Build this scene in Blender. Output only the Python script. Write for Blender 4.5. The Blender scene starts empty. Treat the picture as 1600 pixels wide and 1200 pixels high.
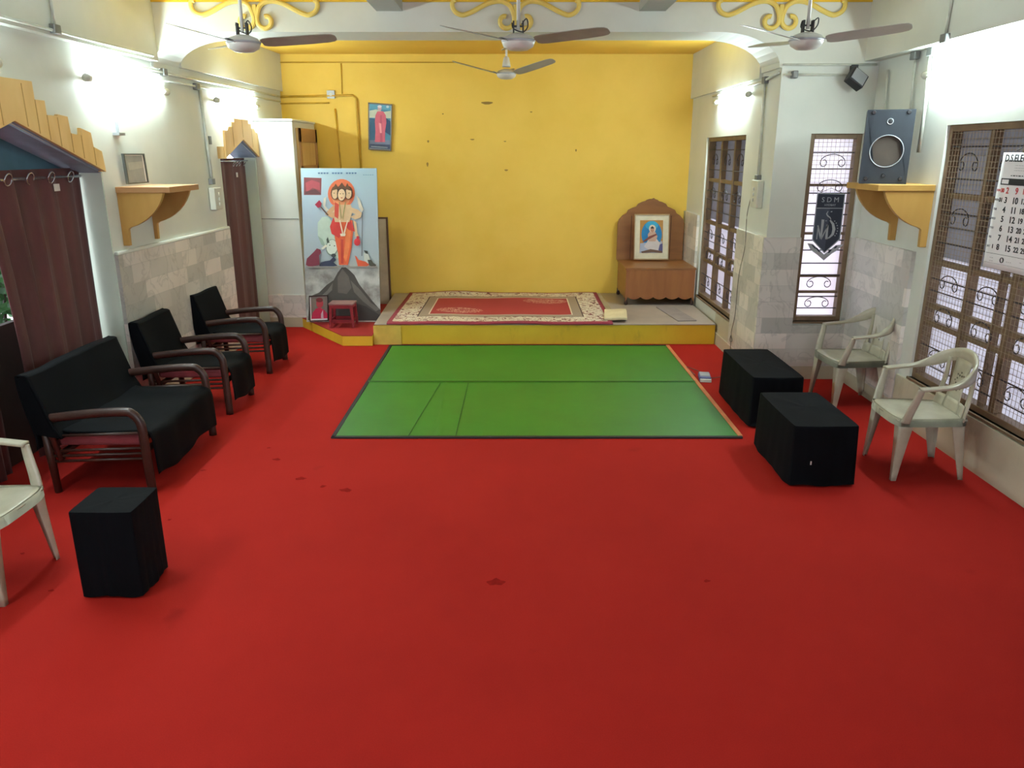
import bpy, bmesh, math, random
from mathutils import Vector, Matrix
random.seed(7)
C = bpy.context.scene.collection
PI = math.pi

# ------------------------------------------------------------------ camera
FPX = 1205.0
PITCH = math.radians(16.7)
CAMH = 2.08
cd = bpy.data.cameras.new('camera')
cam = bpy.data.objects.new('camera', cd); C.objects.link(cam)
cam.location = (0, 0, CAMH)
cam.rotation_euler = (PI/2 - PITCH, 0, 0)
cd.sensor_width = 36.0
cd.lens = 36.0*FPX/1600.0
cd.clip_start = 0.05; cd.clip_end = 200
bpy.context.scene.camera = cam

# ------------------------------------------------------------------ world, exposure
def lin(c):
    r = []
    for v in c[:3]:
        v = v/255.0
        r.append(v/12.92 if v <= 0.04045 else ((v+0.055)/1.055)**2.4)
    return tuple(r)+(1.0,)
w = bpy.data.worlds.new('world'); bpy.context.scene.world = w
w.use_nodes = True
bg = w.node_tree.nodes['Background']
bg.inputs['Color'].default_value = (0.86, 0.90, 1.0, 1)
bg.inputs['Strength'].default_value = 3.2
vs = bpy.context.scene.view_settings
vs.view_transform = 'Standard'; vs.look = 'None'; vs.gamma = 1.0; vs.exposure = 0.76
vs.use_curve_mapping = False
TUBE_STRENGTH = 150.0

# ------------------------------------------------------------------ helpers
def ray(x, y):
    u = (x-800)/FPX; v = (y-600)/FPX
    return (u, math.cos(PITCH)-v*math.sin(PITCH), -math.sin(PITCH)-v*math.cos(PITCH))
def at(x, y, X=None, Y=None, z=None):
    """where the view of photo point (x, y) meets a real plane of the room"""
    a = ray(x, y)
    t = (z-CAMH)/a[2] if z is not None else X/a[0] if X is not None else Y/a[1]
    return Vector((a[0]*t, a[1]*t, CAMH+a[2]*t))

def tag(o, label=None, cat=None, group=None, kind=None):
    if label: o['label'] = label
    if cat: o['category'] = cat
    if group: o['group'] = group
    if kind: o['kind'] = kind
    return o
def empty(name, loc, label, cat, group=None, rz=0):
    o = bpy.data.objects.new(name, None); C.objects.link(o)
    o.location = loc; o.rotation_euler = (0, 0, rz); o.empty_display_size = 0.1
    return tag(o, label, cat, group)
def copy_tree(o, parent=None):
    c = o.copy(); C.objects.link(c)
    if parent is not None: c.parent = parent
    for ch in list(o.children): copy_tree(ch, c)
    return c

class MB:
    def __init__(s): s.b = bmesh.new()
    def face(s, vs_, mi=0):
        try:
            f = s.b.faces.new(vs_); f.material_index = mi; return f
        except ValueError: return None
    def poly(s, pts, mi=0):
        return s.face([s.b.verts.new(p) for p in pts], mi)
    def hexa(s, p, mi=0):           # p: 4 bottom + 4 top
        v = [s.b.verts.new(q) for q in p]
        for f in ((3,2,1,0),(4,5,6,7),(0,1,5,4),(1,2,6,5),(2,3,7,6),(3,0,4,7)):
            s.face([v[i] for i in f], mi)
    def box(s, x0, x1, y0, y1, z0, z1, mi=0):
        s.hexa([(x0,y0,z0),(x1,y0,z0),(x1,y1,z0),(x0,y1,z0),(x0,y0,z1),(x1,y0,z1),(x1,y1,z1),(x0,y1,z1)], mi)
    def prism(s, pts, axis, a, b, mi=0):
        """extrude a 2-D outline along axis from a to b"""
        def mk(p, t):
            return (t,p[0],p[1]) if axis == 'x' else (p[0],t,p[1]) if axis == 'y' else (p[0],p[1],t)
        A = [s.b.verts.new(mk(p, a)) for p in pts]; B = [s.b.verts.new(mk(p, b)) for p in pts]
        s.face(A[::-1], mi); s.face(B, mi)
        n = len(pts)
        for i in range(n): s.face([A[i], A[(i+1)%n], B[(i+1)%n], B[i]], mi)
    def sweep(s, pts, ra, rb=None, n=8, up=(0,0,1), mi=0, cap=True, sq=False):
        """tube along points; ra sideways radius, rb radius along 'up' (numbers or lists)"""
        pts = [Vector(p) for p in pts]; N = len(pts)
        if rb is None: rb = ra
        RA = ra if isinstance(ra, (list, tuple)) else [ra]*N
        RB = rb if isinstance(rb, (list, tuple)) else [rb]*N
        U = up if isinstance(up, list) else [up]*N
        rings = []
        for i, p in enumerate(pts):
            d = (pts[min(i+1, N-1)]-pts[max(i-1, 0)]).normalized()
            u = Vector(U[i]); side = d.cross(u)
            if side.length < 1e-4: side = d.cross(Vector((1,0.01,0)))
            side.normalize(); u2 = side.cross(d).normalized()
            ring = []
            for k in range(n):
                a = 2*PI*(k+0.5)/n; ca, sa = math.cos(a), math.sin(a)
                if sq:
                    m = max(abs(ca), abs(sa)); e = 0.75
                    ca, sa = ca*(1-e)+e*ca/m, sa*(1-e)+e*sa/m
                ring.append(s.b.verts.new(p+side*(RA[i]*ca)+u2*(RB[i]*sa)))
            rings.append(ring)
        for i in range(N-1):
            for k in range(n):
                s.face([rings[i][k], rings[i][(k+1)%n], rings[i+1][(k+1)%n], rings[i+1][k]], mi)
        if cap: s.face(rings[0][::-1], mi); s.face(rings[-1], mi)
    def lathe(s, prof, c=(0,0,0), n=24, mi=0, axis='z'):
        rings = []
        for r, h in prof:
            ring = []
            for k in range(n):
                a = 2*PI*k/n; x, y = r*math.cos(a), r*math.sin(a)
                q = (c[0]+x, c[1]+y, c[2]+h) if axis == 'z' else (c[0]+x, c[1]+h, c[2]+y) if axis == 'y' else (c[0]+h, c[1]+x, c[2]+y)
                ring.append(s.b.verts.new(q))
            rings.append(ring)
        for i in range(len(rings)-1):
            for k in range(n): s.face([rings[i][k], rings[i][(k+1)%n], rings[i+1][(k+1)%n], rings[i+1][k]], mi)
        s.face(rings[0][::-1], mi); s.face(rings[-1], mi)
    def grid(s, rows, mi=0, closed=False):
        V = [[s.b.verts.new(p) for p in r] for r in rows]
        for i in range(len(V)-1):
            n = len(V[i]); 
            for k in range(n if closed else n-1):
                s.face([V[i][k], V[i][(k+1)%n], V[i+1][(k+1)%n], V[i+1][k]], mi)
        return V
    def slab(s, rows, off, mi=0):
        """a grid with thickness: off(i,k) gives the offset of the back sheet"""
        A = s.grid(rows, mi)
        B = s.grid([[Vector(p)+Vector(off) for p in r] for r in rows], mi)
        R, K = len(A), len(A[0])
        for i in range(R-1):
            for k in (0, K-1): s.face([A[i][k], A[i+1][k], B[i+1][k], B[i][k]], mi)
        for k in range(K-1):
            for i in (0, R-1): s.face([A[i][k], A[i][k+1], B[i][k+1], B[i][k]], mi)
    def build(s, name, mats, parent=None, smooth=False, bevel=0, seg=2, label=None, loc=None, sub=0, weld=False):
        if weld: bmesh.ops.remove_doubles(s.b, verts=s.b.verts, dist=1e-5)
        bmesh.ops.recalc_face_normals(s.b, faces=s.b.faces)
        me = bpy.data.meshes.new(name)
        if smooth:
            for f in s.b.faces: f.smooth = True
        s.b.to_mesh(me); s.b.free()
        if not isinstance(mats, (list, tuple)): mats = [mats]
        for m in mats: me.materials.append(m)
        o = bpy.data.objects.new(name, me); C.objects.link(o)
        if parent is not None: o.parent = parent
        if loc is not None: o.location = loc
        if bevel:
            md = o.modifiers.new('bevel', 'BEVEL'); md.width = bevel; md.segments = seg; md.limit_method = 'ANGLE'
            md.angle_limit = math.radians(40)
        if sub:
            md = o.modifiers.new('sub', 'SUBSURF'); md.levels = sub; md.render_levels = sub
        if label: o['label'] = label
        return o
def struct(o):
    o['kind'] = 'structure'; return o

# ------------------------------------------------------------------ materials
def nodes(name):
    m = bpy.data.materials.new(name); m.use_nodes = True
    nt = m.node_tree; return m, nt, nt.nodes['Principled BSDF']
def coord(nt, scale=(1,1,1)):
    tc = nt.nodes.new('ShaderNodeTexCoord'); mp = nt.nodes.new('ShaderNodeMapping')
    mp.inputs['Scale'].default_value = scale
    nt.links.new(tc.outputs['Object'], mp.inputs['Vector']); return mp.outputs['Vector']
def noise(nt, vec, scale, detail=4, rough=0.55):
    n = nt.nodes.new('ShaderNodeTexNoise'); n.inputs['Scale'].default_value = scale
    n.inputs['Detail'].default_value = detail; n.inputs['Roughness'].default_value = rough
    nt.links.new(vec, n.inputs['Vector']); return n.outputs['Fac']
def ramp(nt, fac, stops):
    r = nt.nodes.new('ShaderNodeValToRGB'); e = r.color_ramp.elements
    while len(e) < len(stops): e.new(0.5)
    for i, (p, c) in enumerate(stops): e[i].position = p; e[i].color = lin(c) if max(c) > 1.0 else tuple(c)+(1,)
    nt.links.new(fac, r.inputs['Fac']); return r.outputs['Color']
def mixc(nt, fac, a, b, mode='MIX'):
    x = nt.nodes.new('ShaderNodeMix'); x.data_type = 'RGBA'; x.blend_type = mode
    if isinstance(fac, float): x.inputs[0].default_value = fac
    else: nt.links.new(fac, x.inputs[0])
    for v, i in ((a, 6), (b, 7)):
        if isinstance(v, tuple): x.inputs[i].default_value = v
        else: nt.links.new(v, x.inputs[i])
    return x.outputs[2]
def bump(nt, bs, fac, strength=0.3, dist=0.01):
    b = nt.nodes.new('ShaderNodeBump'); b.inputs['Strength'].default_value = strength
    b.inputs['Distance'].default_value = dist
    nt.links.new(fac, b.inputs['Height']); nt.links.new(b.outputs['Normal'], bs.inputs['Normal'])
def simple(name, col, rough=0.6, var=0.12, scale=6, metal=0.0, spec=0.5, bmp=0.0, bscale=60, stretch=(1,1,1), col2=None, sheen=0):
    m, nt, bs = nodes(name); vec = coord(nt, stretch)
    a = lin(col); f = noise(nt, vec, scale)
    if col2 is not None: b = lin(col2)
    else: b = tuple(max(0, v*(1-2*var)) for v in a[:3])+(1,)
    r = nt.nodes.new('ShaderNodeMapRange'); r.inputs[1].default_value = 0.3; r.inputs[2].default_value = 0.7
    nt.links.new(f, r.inputs[0])
    nt.links.new(mixc(nt, r.outputs[0], a, b), bs.inputs['Base Color'])
    bs.inputs['Roughness'].default_value = rough; bs.inputs['Metallic'].default_value = metal
    bs.inputs['Specular IOR Level'].default_value = spec
    if sheen: bs.inputs['Sheen Weight'].default_value = sheen
    if bmp: bump(nt, bs, noise(nt, vec, bscale, 3), bmp, 0.004)
    return m

def plaster(name, col, col2, dirt=None, zdirt=0.0):
    m, nt, bs = nodes(name); vec = coord(nt)
    f = noise(nt, vec, 1.3, 5, 0.6)
    c = ramp(nt, f, [(0.3, col2), (0.62, col)])
    if dirt:
        d = noise(nt, coord(nt, (1,1,0.35)), 4.5, 6, 0.7)
        dm = nt.nodes.new('ShaderNodeMapRange'); dm.inputs[1].default_value = 0.58; dm.inputs[2].default_value = 0.78
        nt.links.new(d, dm.inputs[0])
        sc = nt.nodes.new('ShaderNodeMath'); sc.operation = 'MULTIPLY'; sc.inputs[1].default_value = 0.45
        nt.links.new(dm.outputs[0], sc.inputs[0])
        c = mixc(nt, sc.outputs[0], c, lin(dirt))
    nt.links.new(c, bs.inputs['Base Color']); bs.inputs['Roughness'].default_value = 0.55
    bs.inputs['Specular IOR Level'].default_value = 0.3
    bump(nt, bs, noise(nt, vec, 30, 4), 0.15, 0.004)
    return m
WHITE = plaster('pale wall paint', (211,213,204), (201,204,194))
WHITE2 = plaster('greenish jamb paint', (214,230,214), (204,220,204))
CREAM = plaster('soiled cream skirting', (196,188,164), (178,170,146), (120,108,84))
YELLOW = plaster('yellow wall paint', (232,196,90), (224,187,78))
YPAINT = plaster('chipped yellow edge paint', (222,186,52), (208,168,40), (120,96,50))
CEILY = plaster('orange yellow ceiling paint', (226,184,76), (216,172,66))
GREYP = plaster('grey painted beam', (172,174,168), (160,162,156))

def marble(name, axes):
    """random coursed marble tiles; axes picks which object axis runs along the wall"""
    m, nt, bs = nodes(name)
    tc = nt.nodes.new('ShaderNodeTexCoord'); sp = nt.nodes.new('ShaderNodeSeparateXYZ'); cb = nt.nodes.new('ShaderNodeCombineXYZ')
    nt.links.new(tc.outputs['Object'], sp.inputs[0])
    nt.links.new(sp.outputs['X' if axes == 'x' else 'Y'], cb.inputs['X']); nt.links.new(sp.outputs['Z'], cb.inputs['Y'])
    br = nt.nodes.new('ShaderNodeTexBrick'); nt.links.new(cb.outputs[0], br.inputs['Vector'])
    br.inputs['Scale'].default_value = 1.0; br.inputs['Brick Width'].default_value = 0.30; br.inputs['Row Height'].default_value = 0.15
    br.inputs['Mortar Size'].default_value = 0.0025; br.inputs['Mortar Smooth'].default_value = 0.3
    br.inputs['Color1'].default_value = lin((206,196,186)); br.inputs['Color2'].default_value = lin((160,160,152))
    br.inputs['Mortar'].default_value = lin((172,168,160)); br.inputs['Bias'].default_value = 0.0
    br.offset = 0.37; br.squash = 1.3; br.squash_frequency = 3
    vec = coord(nt)
    n1 = nt.nodes.new('ShaderNodeTexNoise'); n1.inputs['Scale'].default_value = 3.2; n1.inputs['Detail'].default_value = 7
    n1.inputs['Distortion'].default_value = 1.6; nt.links.new(vec, n1.inputs['Vector'])
    vein = nt.nodes.new('ShaderNodeMath'); vein.operation = 'SUBTRACT'; vein.inputs[1].default_value = 0.5
    nt.links.new(n1.outputs['Fac'], vein.inputs[0])
    ab = nt.nodes.new('ShaderNodeMath'); ab.operation = 'ABSOLUTE'; nt.links.new(vein.outputs[0], ab.inputs[0])
    mr = nt.nodes.new('ShaderNodeMapRange'); mr.inputs[1].default_value = 0.0; mr.inputs[2].default_value = 0.035
    mr.inputs[3].default_value = 0.33; mr.inputs[4].default_value = 0.0; nt.links.new(ab.outputs[0], mr.inputs[0])
    c = mixc(nt, mr.outputs[0], br.outputs['Color'], lin((128,126,120)))
    c = mixc(nt, 0.45, c, ramp(nt, noise(nt, vec, 2.0, 3), [(0.35, (170,166,158)), (0.6, (206,196,184))]), 'MULTIPLY')
    hs = nt.nodes.new('ShaderNodeHueSaturation'); hs.inputs['Value'].default_value = 1.65; hs.inputs['Saturation'].default_value = 0.6
    nt.links.new(c, hs.inputs['Color'])
    nt.links.new(hs.outputs[0], bs.inputs['Base Color'])
    bs.inputs['Roughness'].default_value = 0.35
    return m
MARB_Y = marble('marble tiles side', 'y')
MARB_X = marble('marble tiles front', 'x')

def carpet(name, c1, c2, c3):
    m, nt, bs = nodes(name); vec = coord(nt)
    big = noise(nt, vec, 0.8, 4, 0.6); fine = noise(nt, coord(nt, (1,1,1)), 220, 2)
    c = ramp(nt, big, [(0.3, c2), (0.65, c1)])
    c = mixc(nt, 0.25, c, ramp(nt, fine, [(0.3, c3), (0.7, c1)]))
    st = noise(nt, vec, 2.7, 3, 0.4)
    mr = nt.nodes.new('ShaderNodeMapRange'); mr.inputs[1].default_value = 0.70; mr.inputs[2].default_value = 0.78; mr.inputs[4].default_value = 0.5
    nt.links.new(st, mr.inputs[0]); c = mixc(nt, mr.outputs[0], c, lin(c3))
    nt.links.new(c, bs.inputs['Base Color'])
    bs.inputs['Roughness'].default_value = 0.9; bs.inputs['Specular IOR Level'].default_value = 0.12
    bump(nt, bs, fine, 0.25, 0.003)
    return m
RED = carpet('red felt carpet', (168,33,25), (156,28,21), (116,18,15))
RED2 = simple('red felt on step', (160,27,24), 0.85, 0.1, 4)
GREEN = simple('green woven plastic mat', (44,118,26), 0.48, 0.08, 2.2, col2=(38,108,24), bmp=0.15, bscale=9)
GREEND = simple('dark green fold line', (20,84,14), 0.6)
BLACKEDGE = simple('black mat binding', (22,20,22), 0.7)
ORANGEEDGE = simple('orange mat binding', (206,120,70), 0.7)
STONE = simple('grey stage stone', (172,158,146), 0.4, 0.1, 2.5, col2=(150,138,130))
STONE2 = simple('beige underlay', (172,158,128), 0.8, 0.1, 5)
BLACKC = simple('black cotton cloth', (4,7,12), 0.85, 0.25, 5, spec=0.12, bmp=0.3, bscale=14)
DWOOD = simple('dark varnished wood', (62,36,28), 0.38, 0.25, 7, stretch=(1,1,1), bmp=0.05)
PINKC = simple('faded pink cushion', (140,56,62), 0.8, 0.15, 8)
PLASTIC = simple('aged ivory plastic', (190,185,164), 0.28, 0.1, 5, col2=(160,153,132), spec=0.5)
def wood(name, c1, c2, axis=(1,1,1), rough=0.5, scale=2.5):
    m, nt, bs = nodes(name); vec = coord(nt, axis)
    wv = nt.nodes.new('ShaderNodeTexNoise'); wv.inputs['Scale'].default_value = scale; wv.inputs['Detail'].default_value = 6
    wv.inputs['Distortion'].default_value = 0.6; nt.links.new(vec, wv.inputs['Vector'])
    nt.links.new(ramp(nt, wv.outputs['Fac'], [(0.32, c2), (0.66, c1)]), bs.inputs['Base Color'])
    bs.inputs['Roughness'].default_value = rough
    return m
YWOOD = wood('yellow painted board', (232,196,132), (220,180,112), (2,2,0.6))
YWOOD2 = wood('mustard board', (186,144,74), (172,130,62), (2,2,0.6))
SHELFTOP = wood('light brown laminate shelf', (176,130,84), (160,116,72), (1,0.4,3))
BROWNV = wood('brown wood veneer', (142,94,52), (126,82,44), (1,1,5), 0.4, 2)
BROWNV2 = wood('shrine seat front veneer', (148,94,50), (132,80,42), (5,1,0.6), 0.42, 2)
BEIGEW = wood('pale wood door', (206,172,112), (188,150,92), (3,3,0.5))
FRAMEBR = simple('brown painted steel', (122,98,72), 0.55, 0.15, 9)
FRAMEDK = simple('dark rusted bar', (52,46,50), 0.5, 0.1, 9)
WIRE = simple('rusty wire mesh', (150,132,108), 0.6, 0.15, 20)
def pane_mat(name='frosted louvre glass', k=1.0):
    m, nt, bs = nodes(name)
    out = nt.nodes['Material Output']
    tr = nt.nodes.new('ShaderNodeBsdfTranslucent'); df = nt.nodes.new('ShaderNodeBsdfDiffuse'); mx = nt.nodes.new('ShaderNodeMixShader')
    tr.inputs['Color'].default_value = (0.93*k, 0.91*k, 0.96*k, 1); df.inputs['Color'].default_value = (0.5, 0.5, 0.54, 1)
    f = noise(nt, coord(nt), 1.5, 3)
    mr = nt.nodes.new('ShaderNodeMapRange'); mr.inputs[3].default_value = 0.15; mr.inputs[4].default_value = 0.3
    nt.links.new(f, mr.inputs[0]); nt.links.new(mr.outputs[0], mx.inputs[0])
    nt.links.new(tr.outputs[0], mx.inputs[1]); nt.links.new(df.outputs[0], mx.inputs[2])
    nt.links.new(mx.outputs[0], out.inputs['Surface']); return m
PANE = pane_mat()
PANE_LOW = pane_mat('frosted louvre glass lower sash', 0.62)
PANE_UP = pane_mat('darker louvre glass upper sash', 0.27)  # upper panes get a darker translucent colour than the lower ones
CURT = simple('maroon brown curtain', (92,46,44), 0.75, 0.2, 3, stretch=(2,2,0.4), bmp=0.2, bscale=70, sheen=0.1)
CHROME = simple('chrome ring', (200,205,215), 0.25, 0.05, metal=0.9)
PIPE = simple('cream plastic conduit', (204,206,194), 0.5, 0.12, 12)
PIPEY = simple('conduit painted yellow', (206,160,44), 0.5, 0.12, 12)
GREYBOX = simple('grey junction', (120,122,120), 0.5, 0.1)
SWBOX = simple('off white switch box', (204,204,190), 0.4, 0.06)
FANW = simple('cream fan enamel', (206,204,196), 0.35, 0.06)
FANB = simple('dusty brown blade', (168,164,150), 0.5, 0.12)
FANBW = simple('pale dusty blade', (190,190,180), 0.4, 0.08)
DARK = simple('dark plastic', (40,40,44), 0.5)
SPK = simple('blue grey speaker cabinet', (36,43,52), 0.55, 0.1, 8)
SPKD = simple('dark speaker cone', (72,62,54), 0.7)
SILVER = simple('silver trim', (176,180,186), 0.4, 0.06, metal=0.3)
WHITEP = simple('white paper', (232,230,232), 0.7, 0.03)
INK = simple('black ink', (40,40,46), 0.7)
INKG = simple('grey ink', (130,130,138), 0.7)
INKR = simple('red ink', (205,60,66), 0.7)
TAGW = simple('white cloth label', (214,206,200), 0.8)
CLOTHW = simple('cream folded cloth', (214,198,160), 0.85, 0.08, 9, bmp=0.2, bscale=20)
TEAL = simple('blue curtain backing board', (70,110,128), 0.7)
SOFF = simple('grey blue soffit', (160,178,200), 0.65)
def emis(name, col, s):
    m = bpy.data.materials.new(name); m.use_nodes = True; nt = m.node_tree; nt.nodes.remove(nt.nodes['Principled BSDF'])
    e = nt.nodes.new('ShaderNodeEmission'); e.inputs['Color'].default_value = col; e.inputs['Strength'].default_value = s
    nt.links.new(e.outputs[0], nt.nodes['Material Output'].inputs['Surface']); return m
TUBEM = emis('lit fluorescent tube', (0.80, 0.98, 1.0, 1), TUBE_STRENGTH)
_flat = {}
def flat(c, rough=0.6):
    k = tuple(c)
    if k not in _flat: _flat[k] = simple('print %d %d %d' % k, c, rough, 0.07, 14)
    return _flat[k]

# ------------------------------------------------------------------ room shell
ZC = 3.36            # main ceiling
XL0 = -3.14
def XL(y): return XL0 if y < 6.1 else XL0+0.041*(y-6.1)
XR = 3.15
XA = 2.32            # alcove right wall
YB = 7.12            # bay / beam front plane
YW = 10.5            # yellow wall
m = MB(); m.box(-3.9, 3.6, -1.8, 10.9, -0.12, 0.0); struct(m.build('floor', RED))

def wallseg(m, y0, y1, z0, z1, th=0.24, mi=0):
    a, b = XL(y0), XL(y1)
    m.hexa([(a-th,y0,z0),(a,y0,z0),(b,y1,z0),(b-th,y1,z0),(a-th,y0,z1),(a,y0,z1),(b,y1,z1),(b-th,y1,z1)], mi)
m = MB()
D1a, D1b = 4.02, 6.12; D2a, D2b = 8.38, 9.42
G1 = [(D1a,1.94), (D1b,1.94)]; 
wallseg(m, -1.8, D1a, 0, ZC)
wallseg(m, D1b, D2a, 0, ZC)
wallseg(m, D2b, YW+0.3, 0, ZC)
# heads above the doorways, cut to a gable
def gable_head(m, ya, yb, yc, zs, za):
    for (p, q, zp, zq) in ((ya, yc, zs, za), (yc, yb, za, zs)):
        a, b = XL(p), XL(q); th = 0.24
        m.hexa([(a-th,p,zp),(a,p,zp),(b,q,zq),(b-th,q,zq),(a-th,p,ZC),(a,p,ZC),(b,q,ZC),(b-th,q,ZC)], 0)
gable_head(m, D1a, D1b, 5.07, 1.94, 2.26)
gable_head(m, D2a, D2b, 8.93, 2.03, 2.22)
wall_left = struct(m.build('wall_left', [WHITE, WHITE2]))
# jamb linings
for (ya, yb, zt) in ((D1a, D1b, 1.94), (D2a, D2b, 2.03)):
    m = MB()
    for y, s in ((ya, 1), (yb, -1)):
        x = XL(y)
        m.box(x-0.24, x-0.002, min(y, y+s*0.012), max(y, y+s*0.012), 0, zt)
    struct(m.build('trim_1', WHITE2))
# soffits under the gabled door heads
for (ya, yb, yc, zs, za) in ((D1a, D1b, 5.07, 1.94, 2.26), (D2a, D2b, 8.93, 2.03, 2.22)):
    m = MB()
    for (p, q, zp, zq) in ((ya, yc, zs, za), (yc, yb, za, zs)):
        a, b = XL(p), XL(q)
        m.hexa([(a-0.26,p,zp-0.012),(a-0.001,p,zp-0.012),(b-0.001,q,zq-0.012),(b-0.26,q,zq-0.012),(a-0.26,p,zp),(a-0.001,p,zp),(b-0.001,q,zq),(b-0.26,q,zq)], 0)
    struct(m.build('trim_2', SOFF))

# right wall with the big window opening
W1a, W1b, WZ0, WZ1 = 2.95, 5.88, 0.38, 2.27
m = MB()
m.box(XR, XR+0.25, -1.8, W1a, 0, ZC); m.box(XR, XR+0.25, W1b, YB+0.2, 0, ZC)
m.box(XR, XR+0.25, W1a, W1b, 0, WZ0); m.box(XR, XR+0.25, W1a, W1b, WZ1, ZC)
struct(m.build('wall_right', WHITE))
# bay wall facing the camera, with the narrow window
V2a, V2b, V2z0, V2z1 = 2.63, 3.09, 0.56, 2.24
m = MB()
m.box(XA, V2a, YB, YB+0.2, 0, 3.36); m.box(V2b, XR, YB, YB+0.2, 0, 3.36)
m.box(V2a, V2b, YB, YB+0.2, 0, V2z0); m.box(V2a, V2b, YB, YB+0.2, V2z1, 3.36)
struct(m.build('wall_bay', WHITE))
# alcove right wall
A3a, A3b = 8.02, 9.62
m = MB()
m.box(XA, XA+0.2, YB+0.2, A3a, 0, 3.36); m.box(XA, XA+0.2, A3b, YW+0.2, 0, 3.36)
m.box(XA, XA+0.2, A3a, A3b, 0, 0.37); m.box(XA, XA+0.2, A3a, A3b, 2.25, 3.36)
struct(m.build('wall_alcove', WHITE))
# yellow back wall with small flaws
m = MB(); m.box(-3.4, XA+0.2, YW, YW+0.2, 0, 3.36)
struct(m.build('wall_back', YELLOW))
m = MB()
for (x, y, a, b) in ((761,161,9,2.2),(668,257,1.6,3.5),(791,266,3,1.5),(738,218,3.5,1),(789,221,2,.8),(692,178,1.3,1),(900,235,1.2,2),(669,221,1.6,2),(830,175,2,.8)):
    c = at(x, y, Y=YW-0.001); s = 0.0082
    m.prism([(c.x+a*s*math.cos(t)*(1+.25*math.sin(3*t)), c.z+b*s*math.sin(t)) for t in [k*PI/5 for k in range(10)]], 'y', YW-0.0025, YW+0.001)
struct(m.build('trim_3', simple('chipped spot', (150,118,52), 0.8)))
m = MB(); m.box(-3.4, -1.4, -2.0, -1.8, 0, ZC); m.box(1.4, 3.4, -2.0, -1.8, 0, ZC); m.box(-1.4, 1.4, -2.0, -1.8, 2.6, ZC)   # unseen opening added behind the camera to let in cool sky fill
struct(m.build('wall_front', WHITE))
# ceilings
m = MB(); m.box(-3.4, 3.4, -2.0, 6.2, ZC, ZC+0.15, 0); m.box(-3.4, 3.4, 6.2, YB+0.1, ZC, ZC+0.15, 1); struct(m.build('ceiling', [WHITE, CEILY]))
m = MB(); m.box(-3.4, XA+0.25, YB+0.1, YW+0.2, 3.27, 3.51); struct(m.build('ceiling', CEILY))
# longitudinal beams
for (a, b) in ((-1.14, -0.92), (1.07, 1.29)):
    m = MB(); m.box(a, b, -1.8, YB, 3.22, ZC); struct(m.build('trim_4', GREYP))
# transverse beam with quarter round haunches at both ends
m = MB()
Lx = XL(YB); Rx = XA
pr = [(Lx, 3.42), (Lx, 2.80)]
for k in range(0, 9):
    a = PI/2*k/8; pr.append((Lx+0.06+0.42*math.sin(a)*1.0, 2.80+0.26*(1-math.cos(a))))
for k in range(8, -1, -1):
    a = PI/2*k/8; pr.append((Rx-0.42*math.sin(a), 2.80+0.26*(1-math.cos(a))))
pr += [(Rx, 3.42)]
# use a smooth convex arch: re-shape so the haunch bulges like a quarter ring
pr = [(Lx, 3.42), (Lx, 2.78)]
for k in range(0, 11):
    a = PI/2*k/10; pr.append((Lx+0.55-0.53*math.cos(a), 2.78+0.28*math.sin(a)))
for k in range(10, -1, -1):
    a = PI/2*k/10; pr.append((Rx-0.57+0.55*math.cos(a), 2.78+0.28*math.sin(a)))
pr += [(Rx, 2.78), (Rx, 3.42)]
m.prism(pr, 'y', YB, YB+0.52)
struct(m.build('trim_5', WHITE))
m = MB(); m.box(Lx, XR, YB-0.015, YB, 3.29, ZC); struct(m.build('trim_6', YPAINT))
# side wall beams
m = MB()
for (y0, y1) in ((-1.8, 6.1), (6.1, YB), (YB+0.52, YW)):
    a, b = XL(y0)-0.02, XL(y1)-0.02; d = 0.09 if y0 < YB else 0.055
    m.hexa([(a,y0,2.83),(a+d,y0,2.83),(b+d,y1,2.83),(b,y1,2.83),(a,y0,ZC),(a+d,y0,ZC),(b+d,y1,ZC),(b,y1,ZC)])
struct(m.build('trim_7', WHITE))
m = MB(); m.box(XR-0.13, XR+0.02, -1.8, YB, 2.83, ZC); struct(m.build('trim_8', WHITE))
m = MB(); m.box(XA-0.035, XA+0.02, YB+0.52, YW, 2.74, 3.28); struct(m.build('trim_9', WHITE))

# small dark stains trodden into the carpet
m = MB(); rs = random.Random(4)
for (x, y, a) in ((775,910,9),(1105,908,3.5),(432,718,6),(470,748,7),(318,735,4),(540,766,8),(505,760,5),(265,812,3),(1190,680,5),(420,700,3),(35,865,3),(80,923,3)):
    c = at(x, y, z=0); ph = rs.uniform(0, 6)
    m.poly([(c.x+a*.0042*math.cos(t)*(1+.3*math.sin(2*t+ph)+.15*math.sin(5*t)), c.y+a*.0036*math.sin(t)*(1+.3*math.cos(3*t+ph)), .0012) for t in [k*PI/8 for k in range(16)]])
struct(m.build('trim_18', simple('old carpet stain', (138,24,19), .95, .15, 30, spec=0.05)))

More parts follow.
